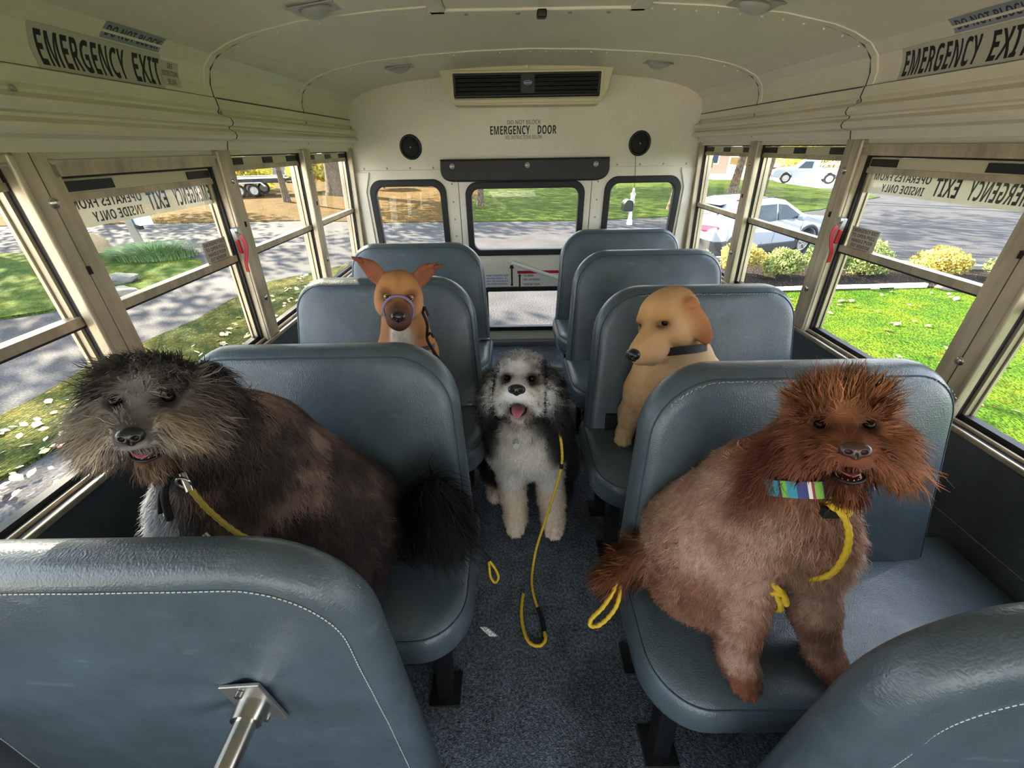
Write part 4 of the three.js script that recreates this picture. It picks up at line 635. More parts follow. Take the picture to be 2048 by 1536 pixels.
// body shell: a side outline lofted across the width, with the roof drawn in
function shell(profile, halfW, tuck) { // profile: list of [x, y]; tuck(y): half width at that height
  const s = new THREE.Shape(profile.map((p) => V2(...p))), g = new THREE.ExtrudeGeometry(s, { depth: 2 * halfW - 0.12, steps: 8, bevelEnabled: true, bevelSize: 0.05, bevelThickness: 0.06, bevelSegments: 4 }).translate(0, 0, -halfW + 0.06), p = g.attributes.position;
  for (let i = 0; i < p.count; i++) p.setZ(i, p.getZ(i) / halfW * tuck(p.getY(i), p.getX(i))); g.computeVertexNormals(); return metreUV(g);
}
{
  // white compact SUV, nose toward +x
  const t = thing('car', 'white compact sport utility car parked on the driveway behind the shrubs', 'car', null, [6.85, GY, -11.85], 0.32);
  const s = 0.9; t.scale.set(s, s, s);
  const hw = 0.93, tuck = (y) => hw * (y < 0.95 ? 1 : 1 - 0.24 * Math.pow((y - 0.95) / 0.72, 1.2));
  const arch = (cx, r, n = 10) => { const a = []; for (let i = 0; i <= n; i++) { const f = Math.PI - Math.PI * i / n; a.push([cx + r * Math.cos(f), 0.42 + r * Math.sin(f) * 1.0]); } return a; };
  const prof = [[-2.25, 0.45], [-1.78, 0.36], ...arch(-1.33, 0.43), [-0.85, 0.34], [0.92, 0.34], ...arch(1.37, 0.43), [1.9, 0.36], [2.28, 0.42], [2.33, 0.8], [2.22, 1.02], [1.2, 1.14], [1.0, 1.19], [0.25, 1.58], [-0.2, 1.66], [-1.2, 1.66], [-1.82, 1.6], [-2.02, 1.3], [-2.2, 1.08], [-2.3, 0.95], [-2.32, 0.7]];
  mesh('body', shell(prof, hw, tuck), M.carWhite, t);
  mesh('cladding', [shell([[-0.92, 0.24], [0.97, 0.24], [0.97, 0.44], [-0.92, 0.44]], hw + 0.02, () => hw + 0.02), shell([[-2.36, 0.3], [-1.72, 0.28], [-1.78, 0.5], [-1.84, 0.62], [-2.36, 0.66]], hw + 0.01, () => hw + 0.015), ...[-1.33, 1.37].flatMap((cx) => [-1, 1].map((zz) => at(new THREE.TorusGeometry(0.45, 0.05, 8, 24, Math.PI).scale(1, 1, 0.7), cx, 0.42, zz * (hw - 0.005))))], M.cladding, t);
  for (const [x, z] of [[-1.33, 1], [1.37, 1], [-1.33, -1], [1.37, -1]]) wheel(t, x, 0.36, z * (hw - 0.14), 0.36, 0.22);
  const side = (pts, d = 0.018) => { const g = []; for (const z of [1, -1]) { const q = new THREE.ExtrudeGeometry(new THREE.Shape(pts.map((p) => V2(...p))), { depth: d, bevelEnabled: false }), p = q.attributes.position; for (let i = 0; i < p.count; i++) p.setZ(i, z * (tuck(p.getY(i)) - 0.004 + p.getZ(i))); q.computeVertexNormals(); g.push(q); } return g; };
  mesh('door_window', side([[-0.02, 1.12], [0.94, 1.15], [0.3, 1.51], [-0.02, 1.55]]), M.carGlass, t);
  mesh('door_window', side([[-1.0, 1.08], [-0.1, 1.11], [-0.1, 1.55], [-0.9, 1.54]]), M.carGlass, t);
  mesh('quarter_window', side([[-1.62, 1.2], [-1.08, 1.12], [-0.98, 1.53], [-1.4, 1.49]]), M.carGlass, t);
  mesh('rear_window', at(box(0.02, 0.36, 1.18, 0, 0, 0, 0.008), -1.985, 1.485, 0, 0, 0, -0.588), M.carGlass, t);
  mesh('windshield', at(box(0.02, 0.72, 1.3, 0, 0, 0, 0.008), 0.66, 1.40, 0, 0, 0, 1.08), M.carGlass, t);
  mesh('spoiler', at(box(0.3, 0.035, 1.25, 0, 0, 0, 0.015), -1.93, 1.625, 0, 0, 0, 0.1), M.carWhite, t);
  for (const z of [1, -1]) { mesh('tail_lamp', at(box(0.1, 0.17, 0.52, 0, 0, 0, 0.03), -2.29, 1.0, z * 0.66, 0, z * 0.25, -0.25), M.tailRed, t); mesh('reflector', box(0.03, 0.06, 0.22, -2.36, 0.57, z * 0.62, 0.01), M.tailRed, t); mesh('roof_rail', [rod([-1.5, 1.7, z * 0.62], [-0.1, 1.715, z * 0.62], 0.02), box(0.06, 0.05, 0.04, -1.5, 1.68, z * 0.62), box(0.06, 0.05, 0.04, -0.1, 1.69, z * 0.62)], M.black, t); mesh('door_handle', [box(0.2, 0.035, 0.03, 0.1, 0.97, z * (hw + 0.005), 0.012), box(0.2, 0.035, 0.03, -0.85, 0.97, z * (hw + 0.005), 0.012)], M.carWhite, t); mesh('mirror', at(new RoundedBoxGeometry(0.12, 0.14, 0.2, 3, 0.04), 0.75, 1.15, z * (hw + 0.08)), M.carWhite, t); mesh('door_gap', [box(0.008, 0.62, 0.006, -0.06, 0.75, z * (hw + 0.001), 0), box(0.008, 0.6, 0.006, 0.98, 0.76, z * (hw + 0.001), 0)], M.black, t); }
  const pl = textCanvas(128, 64, (g, w, h) => { g.fillStyle = '#cfd0c8'; g.fillRect(0, 0, w, h); g.fillStyle = '#35405c'; for (let i = 0; i < 6; i++) g.fillRect(14 + i * 17, 22, 11, 24); });
  mesh('licence_plate', box(0.012, 0.15, 0.32, -2.335, 0.86, 0.0, 0), std({ name: 'plate', map: pl, roughness: 0.5 }), t);
  mesh('wiper', rod([-2.09, 1.27, 0.05], [-2.02, 1.36, 0.4], 0.008), M.black, t);
}
{
  // white pickup far off, nose toward -x
  const t = thing('car', 'white pickup truck with a ladder rack parked far off on the right', 'car', null, [23.1, GY + 0.02, -33.9], -0.5); t.scale.set(0.93, 0.93, 0.93);
  const hw = 0.9, tuck = (y) => hw * (y < 1.05 ? 1 : 1 - 0.2 * (y - 1.05) / 0.7), arch = (cx, r) => { const a = []; for (let i = 0; i <= 10; i++) { const f = Math.PI - Math.PI * i / 10; a.push([cx + r * Math.cos(f), 0.45 + r * Math.sin(f)]); } return a; };
  mesh('body', shell([[-2.55, 0.5], [-2.1, 0.42], ...arch(-1.6, 0.44), [-1.1, 0.42], [0.95, 0.42], ...arch(1.42, 0.44), [1.9, 0.46], [2.45, 0.5], [2.45, 1.05], [0.45, 1.06], [0.42, 1.66], [0.3, 1.72], [-0.45, 1.72], [-0.62, 1.66], [-1.15, 1.14], [-2.3, 1.04], [-2.5, 0.95], [-2.58, 0.7]], hw, tuck), M.carWhite, t);
  for (const [x, z] of [[-1.6, 1], [1.42, 1], [-1.6, -1], [1.42, -1]]) wheel(t, x, 0.38, z * (hw - 0.12), 0.38, 0.22);
  const q = []; for (const z of [1, -1]) { const w = new THREE.ExtrudeGeometry(new THREE.Shape([V2(-0.95, 1.12), V2(0.02, 1.12), V2(0.02, 1.6), V2(-0.55, 1.6)]), { depth: 0.015, bevelEnabled: false }), p = w.attributes.position; for (let i = 0; i < p.count; i++) p.setZ(i, z * (tuck(p.getY(i)) + p.getZ(i))); w.computeVertexNormals(); q.push(w); }
  mesh('door_window', q, M.carGlass, t);
  mesh('windshield', at(box(0.02, 0.66, 1.3, 0, 0, 0, 0.008), -0.9, 1.42, 0, 0, 0, -0.8), M.carGlass, t);
  mesh('bumper', box(0.14, 0.2, 1.7, -2.6, 0.55, 0, 0.04), M.cladding, t);
  const lr = []; for (const z of [0.75, -0.75]) { for (const x of [0.6, 1.5, 2.35]) lr.push(rod([x, 1.05, z], [x, 1.75, z], 0.025)); lr.push(rod([-0.9, 1.8, z], [2.4, 1.75, z], 0.025), rod([0.6, 1.4, z], [2.35, 1.4, z], 0.02), rod([0.6, 1.05, z], [1.5, 1.75, z], 0.018)); } for (const x of [0.6, 1.5, 2.35]) lr.push(rod([x, 1.75, -0.75], [x, 1.75, 0.75], 0.025));
  mesh('ladder_rack', lr, M.white, t);
  mesh('head_lamp', [box(0.1, 0.16, 0.28, -2.48, 0.85, 0.7, 0.03), box(0.1, 0.16, 0.28, -2.48, 0.85, -0.7, 0.03)], M.steel, t);
}
{
  // flatbed trailer left
  const [x, z] = [-18.6, -31.2], t = thing('trailer', 'black flatbed trailer with twin wheels and white fenders on the left lawn', 'trailer', null, [x, GY + 0.03, z], 0.25);
  mesh('deck', [box(6.4, 0.16, 2.1, -0.6, 1.0, 0, 0.02), box(6.4, 0.3, 0.08, -0.6, 0.98, 1.06, 0.02), box(6.4, 0.3, 0.08, -0.6, 0.98, -1.06, 0.02)], M.blackSteel, t);
  mesh('edge_rail', [box(6.4, 0.05, 0.05, -0.6, 1.2, 1.08, 0.01), box(6.4, 0.05, 0.05, -0.6, 1.2, -1.08, 0.01)], M.white, t);
  for (const zz of [1, -1]) { mesh('fender', [box(2.0, 0.05, 0.3, 0, 0.88, zz * 1.2, 0.02), at(box(0.35, 0.05, 0.3, 0, 0, 0, 0.02), -1.12, 0.76, zz * 1.2, 0, 0, 0.8), at(box(0.35, 0.05, 0.3, 0, 0, 0, 0.02), 1.12, 0.76, zz * 1.2, 0, 0, -0.8)], M.white, t); for (const xx of [-0.46, 0.46]) wheel(t, xx, 0.4, zz * 1.2, 0.4, 0.22); }
  mesh('coupling', [rod([2.6, 0.85, 0.9], [4.2, 0.7, 0], 0.06), rod([2.6, 0.85, -0.9], [4.2, 0.7, 0], 0.06), rod([4, 0.7, 0], [4, 0, 0], 0.05)], M.blackSteel, t);
}
// far edge of the neighbourhood: houses, hedges
{
  const brick = std({ name: 'brown_siding', color: srgb(140, 116, 98), roughness: 0.9 }), roofM = std({ name: 'roof_shingle', color: srgb(84, 74, 70), roughness: 0.95, bumpMap: speckTex, bumpScale: 0.03 });
  const house = (label, x, z, turn, w, h, d, wallM) => {
    const t = thing('house', label, 'house', 'houses beyond the lawns', [x, GY, z], turn);
    mesh('wall', metreUV(new THREE.BoxGeometry(w, h, d).translate(0, h / 2, 0)), wallM, t);
    mesh('roof', metreUV(new THREE.ExtrudeGeometry(new THREE.Shape([V2(-d / 2 - 0.6, 0), V2(d / 2 + 0.6, 0), V2(0, d * 0.32)]), { depth: w + 1, bevelEnabled: false }).translate(0, 0, -w / 2 - 0.5).rotateY(Math.PI / 2).translate(0, h, 0)), roofM, t);
    for (let i = 0; i < 4; i++) { const wx = -w / 2 + w * (i + 0.5) / 4, f = mesh('window', [box(1.3, 0.1, 0.08, wx, 2.2, d / 2 + 0.03), box(1.3, 0.1, 0.08, wx, 0.95, d / 2 + 0.03), box(0.1, 1.3, 0.08, wx - 0.62, 1.58, d / 2 + 0.03), box(0.1, 1.3, 0.08, wx + 0.62, 1.58, d / 2 + 0.03), box(0.05, 1.2, 0.06, wx, 1.58, d / 2 + 0.03)], M.white, t); mesh('pane', box(1.2, 1.2, 0.03, wx, 1.58, d / 2 + 0.02, 0), M.carGlass, f); }
    for (const xx of [-w / 2 + 0.08, w / 2 - 0.08]) mesh('corner_board', box(0.16, h, 0.06, xx, h / 2, d / 2 + 0.02, 0), M.white, t);
    mesh('garage_door', [0, 1, 2, 3].map((k) => box(2.6, 0.53, 0.06, w * 0.125, 0.3 + 0.55 * k, d / 2 + 0.05, 0.01)), M.white, t);
  };
  house('brown house with white trim far behind the two pale trunks', 17.5, -52, -0.35, 14, 3.2, 8, brick);
  house('pale house beyond the far lawn behind the white pickup', 42, -58, -0.5, 16, 3.2, 9, std({ name: 'cream_siding', color: srgb(196, 186, 166), roughness: 0.9 }));
  house('dim house deep behind the trees on the left', -38, -60, 0.5, 15, 3.2, 9, std({ name: 'grey_siding', color: srgb(126, 122, 116), roughness: 0.9 }));
  shrub('round trimmed green bush in front of the brown house', 18.4, GY, -43.5, 1.5, 2.1, GRN, 2600, 0.22, 'large bushes beyond the lawns');
  shrub('yellow bush behind the trailer wheels on the left', -21, GY, -35, 2.2, 2.6, YEL, 3200, 0.26, 'large bushes beyond the lawns');
  shrub('bright yellow bush left of the big dark trunk', -15.2, GY, -33.5, 1.6, 3.2, YEL, 3200, 0.24, 'large bushes beyond the lawns');
  shrub('yellow bush right of the big dark trunk', -10.2, GY, -35, 1.5, 3, YEL, 2600, 0.24, 'large bushes beyond the lawns');
  shrub('dark bush hedge far behind the trailer', -28, GY, -38, 3.5, 4, GRN, 3600, 0.32, 'large bushes beyond the lawns');
  shrub('dark bush behind the big trunk on the left', -14, GY, -44, 4, 4.5, GRN, 3600, 0.34, 'large bushes beyond the lawns');
  shrub('dark bush far behind the rear door window', -3, GY, -52, 5, 5, GRN, 3800, 0.38, 'large bushes beyond the lawns');
  shrub('dark bush far behind the right rear window', 5, GY, -50, 5, 5, GRN, 3800, 0.38, 'large bushes beyond the lawns');
  shrub('yellow bush far beyond the pickup', 34, GY, -52, 4, 4, YEL, 3600, 0.34, 'large bushes beyond the lawns');
}
// ---------------------------------------------------------------- dogs: one skin from joined tapered limbs, coat of hairs on it
function frameQ(f, u) { const z = V(...f).normalize(), y = V(...u), x = new THREE.Vector3().crossVectors(y, z).normalize(); y.crossVectors(z, x); return new THREE.Quaternion().setFromRotationMatrix(new THREE.Matrix4().makeBasis(x, y, z)); }
class Body {
  constructor() { this.p = []; this.frame(null); }
  frame(c, f, u, s = 1) { if (!c) { this.c = V(0, 0, 0); this.q = new THREE.Quaternion(); this.s = 1; } else { this.c = V(...c); this.q = frameQ(f, u); this.s = s; } return this; }
  w(a) { return V(...a).multiplyScalar(this.s).applyQuaternion(this.q).add(this.c); }
  dir(a) { return V(...a).applyQuaternion(this.q).normalize(); }
  add(o, st) { Object.assign(o, { k: 0.03, fur: 0.02, curl: 0, sub: false, soft: 1, ...st }); o.k *= this.s; if (st.flow) o.flow = this.dir(st.flow); if (!o.flow) o.flow = V(0, -1, 0); const c = st.col; o.lin = srgb(...c); this.p.push(o); return this; }
  cone(a, b, ra, rb, st) { const A = this.w(a), B = this.w(b), d = B.clone().sub(A); return this.add({ t: 0, ax: A.x, ay: A.y, az: A.z, dx: d.x, dy: d.y, dz: d.z, l2: d.lengthSq(), ra: ra * this.s, rb: rb * this.s, bc: A.clone().lerp(B, 0.5), br: d.length() / 2 + Math.max(ra, rb) * this.s }, st); }
  ell(c, r, st, rot) { const q = this.q.clone(); if (rot) q.multiply(new THREE.Quaternion().setFromEuler(new THREE.Euler(...rot))); const e = new THREE.Matrix3().setFromMatrix4(new THREE.Matrix4().makeRotationFromQuaternion(q)).transpose().elements; const C = this.w(c); return this.add({ t: 1, cx: C.x, cy: C.y, cz: C.z, e, r: r.map((x) => x * this.s), bc: C, br: Math.max(...r) * this.s }, st); }
  d1(o, x, y, z) {
    if (o.t === 0) { const px = x - o.ax, py = y - o.ay, pz = z - o.az; let h = (px * o.dx + py * o.dy + pz * o.dz) / o.l2; h = h < 0 ? 0 : h > 1 ? 1 : h; const qx = px - o.dx * h, qy = py - o.dy * h, qz = pz - o.dz * h; return Math.sqrt(qx * qx + qy * qy + qz * qz) - (o.ra + (o.rb - o.ra) * h); }
    const px = x - o.cx, py = y - o.cy, pz = z - o.cz, e = o.e; // columns of the transposed matrix
    const a = e[0] * px + e[3] * py + e[6] * pz, b = e[1] * px + e[4] * py + e[7] * pz, c = e[2] * px + e[5] * py + e[8] * pz, r = o.r;
    const A = a / r[0], B = b / r[1], D = c / r[2], k0 = Math.sqrt(A * A + B * B + D * D), A2 = A / r[0], B2 = B / r[1], D2 = D / r[2], k1 = Math.sqrt(A2 * A2 + B2 * B2 + D2 * D2);
    return k1 < 1e-9 ? -Math.min(...r) : k0 * (k0 - 1) / k1;
  }
  sdf(x, y, z) {
    let d = 1e3;
    for (const o of this.p) {
      const e0 = this.d1(o, x, y, z);
      if (o.sub) { const k = o.k, h = Math.max(k - Math.abs(d + e0), 0) / k; d = Math.max(d, -e0) + h * h * k * 0.25; }
      else { const k = o.k, h = Math.max(k - Math.abs(d - e0), 0) / k; d = Math.min(d, e0) - h * h * k * 0.25; }
    }
    if (this.relief && d < 0.03 && d > -0.03) d -= this.relief(x, y, z);
    return d;
  }
  attr(x, y, z) { // blended colour, coat length, curl and lie of the hair
    const n = this.p.length, D = this._D ?? (this._D = new Float64Array(256)); let m = 1e9;
    for (let i = 0; i < n; i++) { const o = this.p[i]; D[i] = o.sub ? Math.abs(this.d1(o, x, y, z)) - 0.004 : Math.max(-0.012, this.d1(o, x, y, z)); if (D[i] < m) m = D[i]; }
    let W = 0, r = 0, g = 0, b = 0, L = 0, C = 0; const F = V(0, 0, 0);
    for (let i = 0; i < n; i++) { const o = this.p[i], w = Math.exp(-(D[i] - m) / (0.008 * o.soft)) * (o.sub ? 1.6 : 1); if (w < 1e-4) continue; W += w; r += w * o.lin.r; g += w * o.lin.g; b += w * o.lin.b; L += w * o.fur; C += w * o.curl; F.addScaledVector(o.flow, w); }
    return { r: r / W, g: g / W, b: b / W, L: L / W, C: C / W, F: F.normalize() };
  }
  mesh(cell) {
    const lo = V(1e9, 1e9, 1e9), hi = V(-1e9, -1e9, -1e9);
    for (const o of this.p) if (!o.sub) { lo.min(o.bc.clone().subScalar(o.br + 0.02)); hi.max(o.bc.clone().addScalar(o.br + 0.02)); }
    const nx = Math.ceil((hi.x - lo.x) / cell / 4) * 4 + 1, ny = Math.ceil((hi.y - lo.y) / cell / 4) * 4 + 1, nz = Math.ceil((hi.z - lo.z) / cell / 4) * 4 + 1;
    const f = new Float32Array(nx * ny * nz).fill(1), id = (i, j, k) => i + nx * (j + ny * k), B = 4 * cell;
    for (let k = 0; k < nz - 1; k += 4) for (let j = 0; j < ny - 1; j += 4) for (let i = 0; i < nx - 1; i += 4) {
      const c = this.sdf(lo.x + (i + 2) * cell, lo.y + (j + 2) * cell, lo.z + (k + 2) * cell);
      const far = Math.abs(c) > B * 1.35;
      for (let c2 = 0; c2 <= 4; c2++) for (let b = 0; b <= 4; b++) for (let a = 0; a <= 4; a++) { const q = id(i + a, j + b, k + c2); if (far) { if (f[q] === 1) f[q] = c < 0 ? -0.9 : 1; } else if (f[q] === 1 || f[q] === -0.9) f[q] = this.sdf(lo.x + (i + a) * cell, lo.y + (j + b) * cell, lo.z + (k + c2) * cell); }
    }
    const vi = new Int32Array(nx * ny * nz).fill(-1), pos = [], idx = [];
    for (let k = 0; k < nz - 1; k++) for (let j = 0; j < ny - 1; j++) for (let i = 0; i < nx - 1; i++) {
      let mask = 0, cx = 0, cy = 0, cz = 0, n = 0; const v = [];
      for (let q = 0; q < 8; q++) { const val = f[id(i + (q & 1), j + (q >> 1 & 1), k + (q >> 2))]; v.push(val); if (val < 0) mask |= 1 << q; }
      if (mask === 0 || mask === 255) continue;
      for (const [a, b] of EDGES) { const sa = v[a] < 0, sb = v[b] < 0; if (sa === sb) continue; const t = v[a] / (v[a] - v[b]); cx += (a & 1) + t * ((b & 1) - (a & 1)); cy += (a >> 1 & 1) + t * ((b >> 1 & 1) - (a >> 1 & 1)); cz += (a >> 2) + t * ((b >> 2) - (a >> 2)); n++; }
      vi[id(i, j, k)] = pos.length / 3; pos.push(lo.x + (i + cx / n) * cell, lo.y + (j + cy / n) * cell, lo.z + (k + cz / n) * cell);
    }
    const quad = (a, b, c, d, flip) => { if (a < 0 || b < 0 || c < 0 || d < 0) return; flip ? idx.push(a, c, b, b, c, d) : idx.push(a, b, c, b, d, c); };
    for (let k = 1; k < nz - 1; k++) for (let j = 1; j < ny - 1; j++) for (let i = 1; i < nx - 1; i++) {
      const s = f[id(i, j, k)] < 0;
      if (s !== f[id(i + 1, j, k)] < 0) quad(vi[id(i, j - 1, k - 1)], vi[id(i, j, k - 1)], vi[id(i, j - 1, k)], vi[id(i, j, k)], !s);
      if (s !== f[id(i, j + 1, k)] < 0) quad(vi[id(i - 1, j, k - 1)], vi[id(i - 1, j, k)], vi[id(i, j, k - 1)], vi[id(i, j, k)], !s);
      if (s !== f[id(i, j, k + 1)] < 0) quad(vi[id(i - 1, j - 1, k)], vi[id(i, j - 1, k)], vi[id(i - 1, j, k)], vi[id(i, j, k)], !s);
    }
    const g = new THREE.BufferGeometry(); g.setAttribute('position', new THREE.Float32BufferAttribute(pos, 3)); g.setIndex(idx);
    const nor = new Float32Array(pos.length), e = cell * 0.5;
    for (let i = 0; i < pos.length; i += 3) { const x = pos[i], y = pos[i + 1], z = pos[i + 2], n = V(this.sdf(x + e, y, z) - this.sdf(x - e, y, z), this.sdf(x, y + e, z) - this.sdf(x, y - e, z), this.sdf(x, y, z + e) - this.sdf(x, y, z - e)).normalize(); nor[i] = n.x; nor[i + 1] = n.y; nor[i + 2] = n.z; }
    g.setAttribute('normal', new THREE.BufferAttribute(nor, 3)); return g;
  }
}
// four toes in front of a paw pad
function toes(B, c, yaw, r, st) { for (let i = 0; i < 4; i++) { const a = yaw + (i - 1.5) * 0.36, d = r * (i === 0 || i === 3 ? 0.8 : 1); B.ell([c[0] + Math.sin(a) * d, c[1] - r * 0.22, c[2] + Math.cos(a) * d], [r * 0.3, r * 0.42, r * 0.5], { ...st, k: 0.008 }, [0, a, 0]); } }
const EDGES = [[0, 1], [2, 3], [4, 5], [6, 7], [0, 2], [1, 3], [4, 6], [5, 7], [0, 4], [1, 5], [2, 6], [3, 7]];
M.skin = phys({ specularIntensity: 0.4, name: 'dog_coat_base', vertexColors: true, roughness: 0.85 });
M.hair = phys({ specularIntensity: 0.5, name: 'dog_hair', vertexColors: true, roughness: 0.7, side: THREE.DoubleSide });
M.noseBlack = phys({ name: 'dog_nose', color: srgb(26, 23, 23), roughness: 0.38, clearcoat: 0.4, clearcoatRoughness: 0.25, bumpMap: leatherBump, bumpScale: 0.0008 });
M.noseBrown = phys({ name: 'dog_nose_brown', color: srgb(70, 44, 38), roughness: 0.38, clearcoat: 0.4, clearcoatRoughness: 0.25, bumpMap: leatherBump, bumpScale: 0.0008 });
M.eyeDark = phys({ name: 'dog_eye', color: srgb(24, 14, 10), roughness: 0.16, specularIntensity: 0.35 });
M.eyeHazel = phys({ name: 'hazel_eye', color: srgb(168, 134, 76), roughness: 0.1, clearcoat: 1, clearcoatRoughness: 0.02 });
M.pupil = phys({ name: 'pupil', color: srgb(8, 7, 7), roughness: 0.06, clearcoat: 1 });
M.tongue = phys({ name: 'tongue', color: srgb(206, 122, 132), roughness: 0.45, clearcoat: 0.25, clearcoatRoughness: 0.3, bumpMap: speckTex, bumpScale: 0.0006 });
M.teeth = std({ name: 'teeth', color: srgb(228, 222, 204), roughness: 0.35 });
M.lip = std({ name: 'dark_lip', color: srgb(28, 22, 22), roughness: 0.5 });
// skin mesh with blended colours; tint(p, n, col) may change a colour where the coat is marked
function skin(B, group, cell, tint) {
  const g = B.mesh(cell), p = g.attributes.position, n = g.attributes.normal, c = new Float32Array(p.count * 3);
  for (let i = 0; i < p.count; i++) { const a = B.attr(p.getX(i), p.getY(i), p.getZ(i)); if (tint) tint(V().fromBufferAttribute(p, i), V().fromBufferAttribute(n, i), a); c[i * 3] = a.r; c[i * 3 + 1] = a.g; c[i * 3 + 2] = a.b; }
  g.setAttribute('color', new THREE.BufferAttribute(c, 3));
  const m = new THREE.Mesh(g, M.skin); m.name = 'body'; group.add(m); return m;
}
function coat(B, body, group, o) { // o: n hairs, width, sd seed, tint, lift, clump, segs, lenK
  seed(o.sd); const g = body.geometry, P = g.attributes.position, Nn = g.attributes.normal, I = g.index, nt = I.count / 3, cum = new Float32Array(nt); let A = 0;
  const a = V(), b = V(), c = V(), ab = V(), ac = V();
  const camP = camera.position;
  for (let t = 0; t < nt; t++) { a.fromBufferAttribute(P, I.getX(t * 3)); b.fromBufferAttribute(P, I.getX(t * 3 + 1)); c.fromBufferAttribute(P, I.getX(t * 3 + 2)); ab.subVectors(b, a); ac.subVectors(c, a); A += ab.cross(ac).length() / 2; cum[t] = A; }
  const pos = [], nor = [], col = [], idx = [], segs = o.segs ?? 3, n0 = V(), p = V(), q = V(), d = V(), bi = V(), up = V(), nn = V(), cl = V();
  for (let h = 0; h < o.n; h++) {
    const r = rnd() * A; let lo = 0, hi = nt - 1; while (lo < hi) { const m = (lo + hi) >> 1; cum[m] < r ? lo = m + 1 : hi = m; }
    const i0 = I.getX(lo * 3), i1 = I.getX(lo * 3 + 1), i2 = I.getX(lo * 3 + 2); let u = rnd(), v = rnd(); if (u + v > 1) { u = 1 - u; v = 1 - v; }
    p.set(0, 0, 0).addScaledVector(a.fromBufferAttribute(P, i0), 1 - u - v).addScaledVector(b.fromBufferAttribute(P, i1), u).addScaledVector(c.fromBufferAttribute(P, i2), v);
    n0.set(0, 0, 0).addScaledVector(a.fromBufferAttribute(Nn, i0), 1 - u - v).addScaledVector(b.fromBufferAttribute(Nn, i1), u).addScaledVector(c.fromBufferAttribute(Nn, i2), v).normalize();
    const at_ = B.attr(p.x, p.y, p.z); at_.lift = o.lift ?? 0.5; if (o.tint) o.tint(p, n0, at_);
    if (at_.L < 0.0015 || (o.skip && o.skip(p, n0, at_))) continue;
    const f = o.clumpF ?? 38, cx = N(p.x * f, p.y * f, p.z * f + 3), cy = N(p.x * f + 17, p.y * f, p.z * f + 9), cz = N(p.x * f + 5, p.y * f + 23, p.z * f), f2 = f * 2.7, ex = N(p.x * f2, p.y * f2, p.z * f2), ey = N(p.x * f2 + 7, p.y * f2, p.z * f2), ez = N(p.x * f2, p.y * f2 + 11, p.z * f2);
    cl.set(cx + 0.6 * ex, cy + 0.6 * ey, cz + 0.6 * ez).multiplyScalar(o.clump ?? 0.7);
    d.copy(n0).multiplyScalar(at_.lift).addScaledVector(at_.F, 1 - at_.lift).add(cl); d.x += rr(-0.16, 0.16); d.y += rr(-0.16, 0.16); d.z += rr(-0.16, 0.16); d.normalize();
    const outw = d.dot(n0); if (outw < 0.12) d.addScaledVector(n0, 0.22 - outw).normalize();
    const L = at_.L * (o.lenK ?? 1) * rr(0.65, 1.15) * (0.8 + 0.5 * Math.max(0, cx + 0.5)), w = o.width * rr(0.7, 1.25);
    bi.crossVectors(d, n0); if (bi.lengthSq() < 1e-4) bi.set(1, 0, 0); bi.normalize(); up.crossVectors(bi, d).normalize();
    const ph = rr(0, 6.28), cv = at_.C, k = rr(0.82, 1.16) * (1 + (o.tone ?? 0.25) * (ex + 0.6 * cy)), base = pos.length / 3;
    const cr = at_.r * k, cg = at_.g * k, cb = at_.b * k;
    for (let s = 0; s <= segs; s++) {
      const t = s / segs, sag = -0.5 * L * t * t * (o.sag ?? 0.5);
      q.copy(p).addScaledVector(n0, -0.001).addScaledVector(d, L * t).addScaledVector(at_.F, 0.35 * L * t * t); q.y += sag * (1 - Math.abs(d.y));
      if (cv) { const an = ph + t * 5.2; q.addScaledVector(bi, cv * L * t * Math.sin(an)).addScaledVector(up, cv * L * t * Math.cos(an) * 0.7); }
      const ww = w * (s === segs ? 0.12 : 1 - 0.55 * t);
      nn.copy(n0).multiplyScalar(0.75).addScaledVector(up, 0.55).normalize();
      pos.push(q.x - bi.x * ww, q.y - bi.y * ww, q.z - bi.z * ww, q.x + bi.x * ww, q.y + bi.y * ww, q.z + bi.z * ww);
      nor.push(nn.x - bi.x * 0.25, nn.y - bi.y * 0.25, nn.z - bi.z * 0.25, nn.x + bi.x * 0.25, nn.y + bi.y * 0.25, nn.z + bi.z * 0.25); col.push(cr, cg, cb, cr, cg, cb);
      if (s) { const e = base + s * 2; idx.push(e - 2, e - 1, e, e, e - 1, e + 1); }
    }
  }
  const G_ = new THREE.BufferGeometry(); G_.setAttribute('position', new THREE.Float32BufferAttribute(pos, 3)); G_.setAttribute('normal', new THREE.Float32BufferAttribute(nor, 3)); G_.setAttribute('color', new THREE.Float32BufferAttribute(col, 3)); G_.setIndex(idx);
  const m = new THREE.Mesh(G_, M.hair); m.name = o.name ?? 'fur'; m.userData.kind = 'stuff'; group.add(m); return m;
}
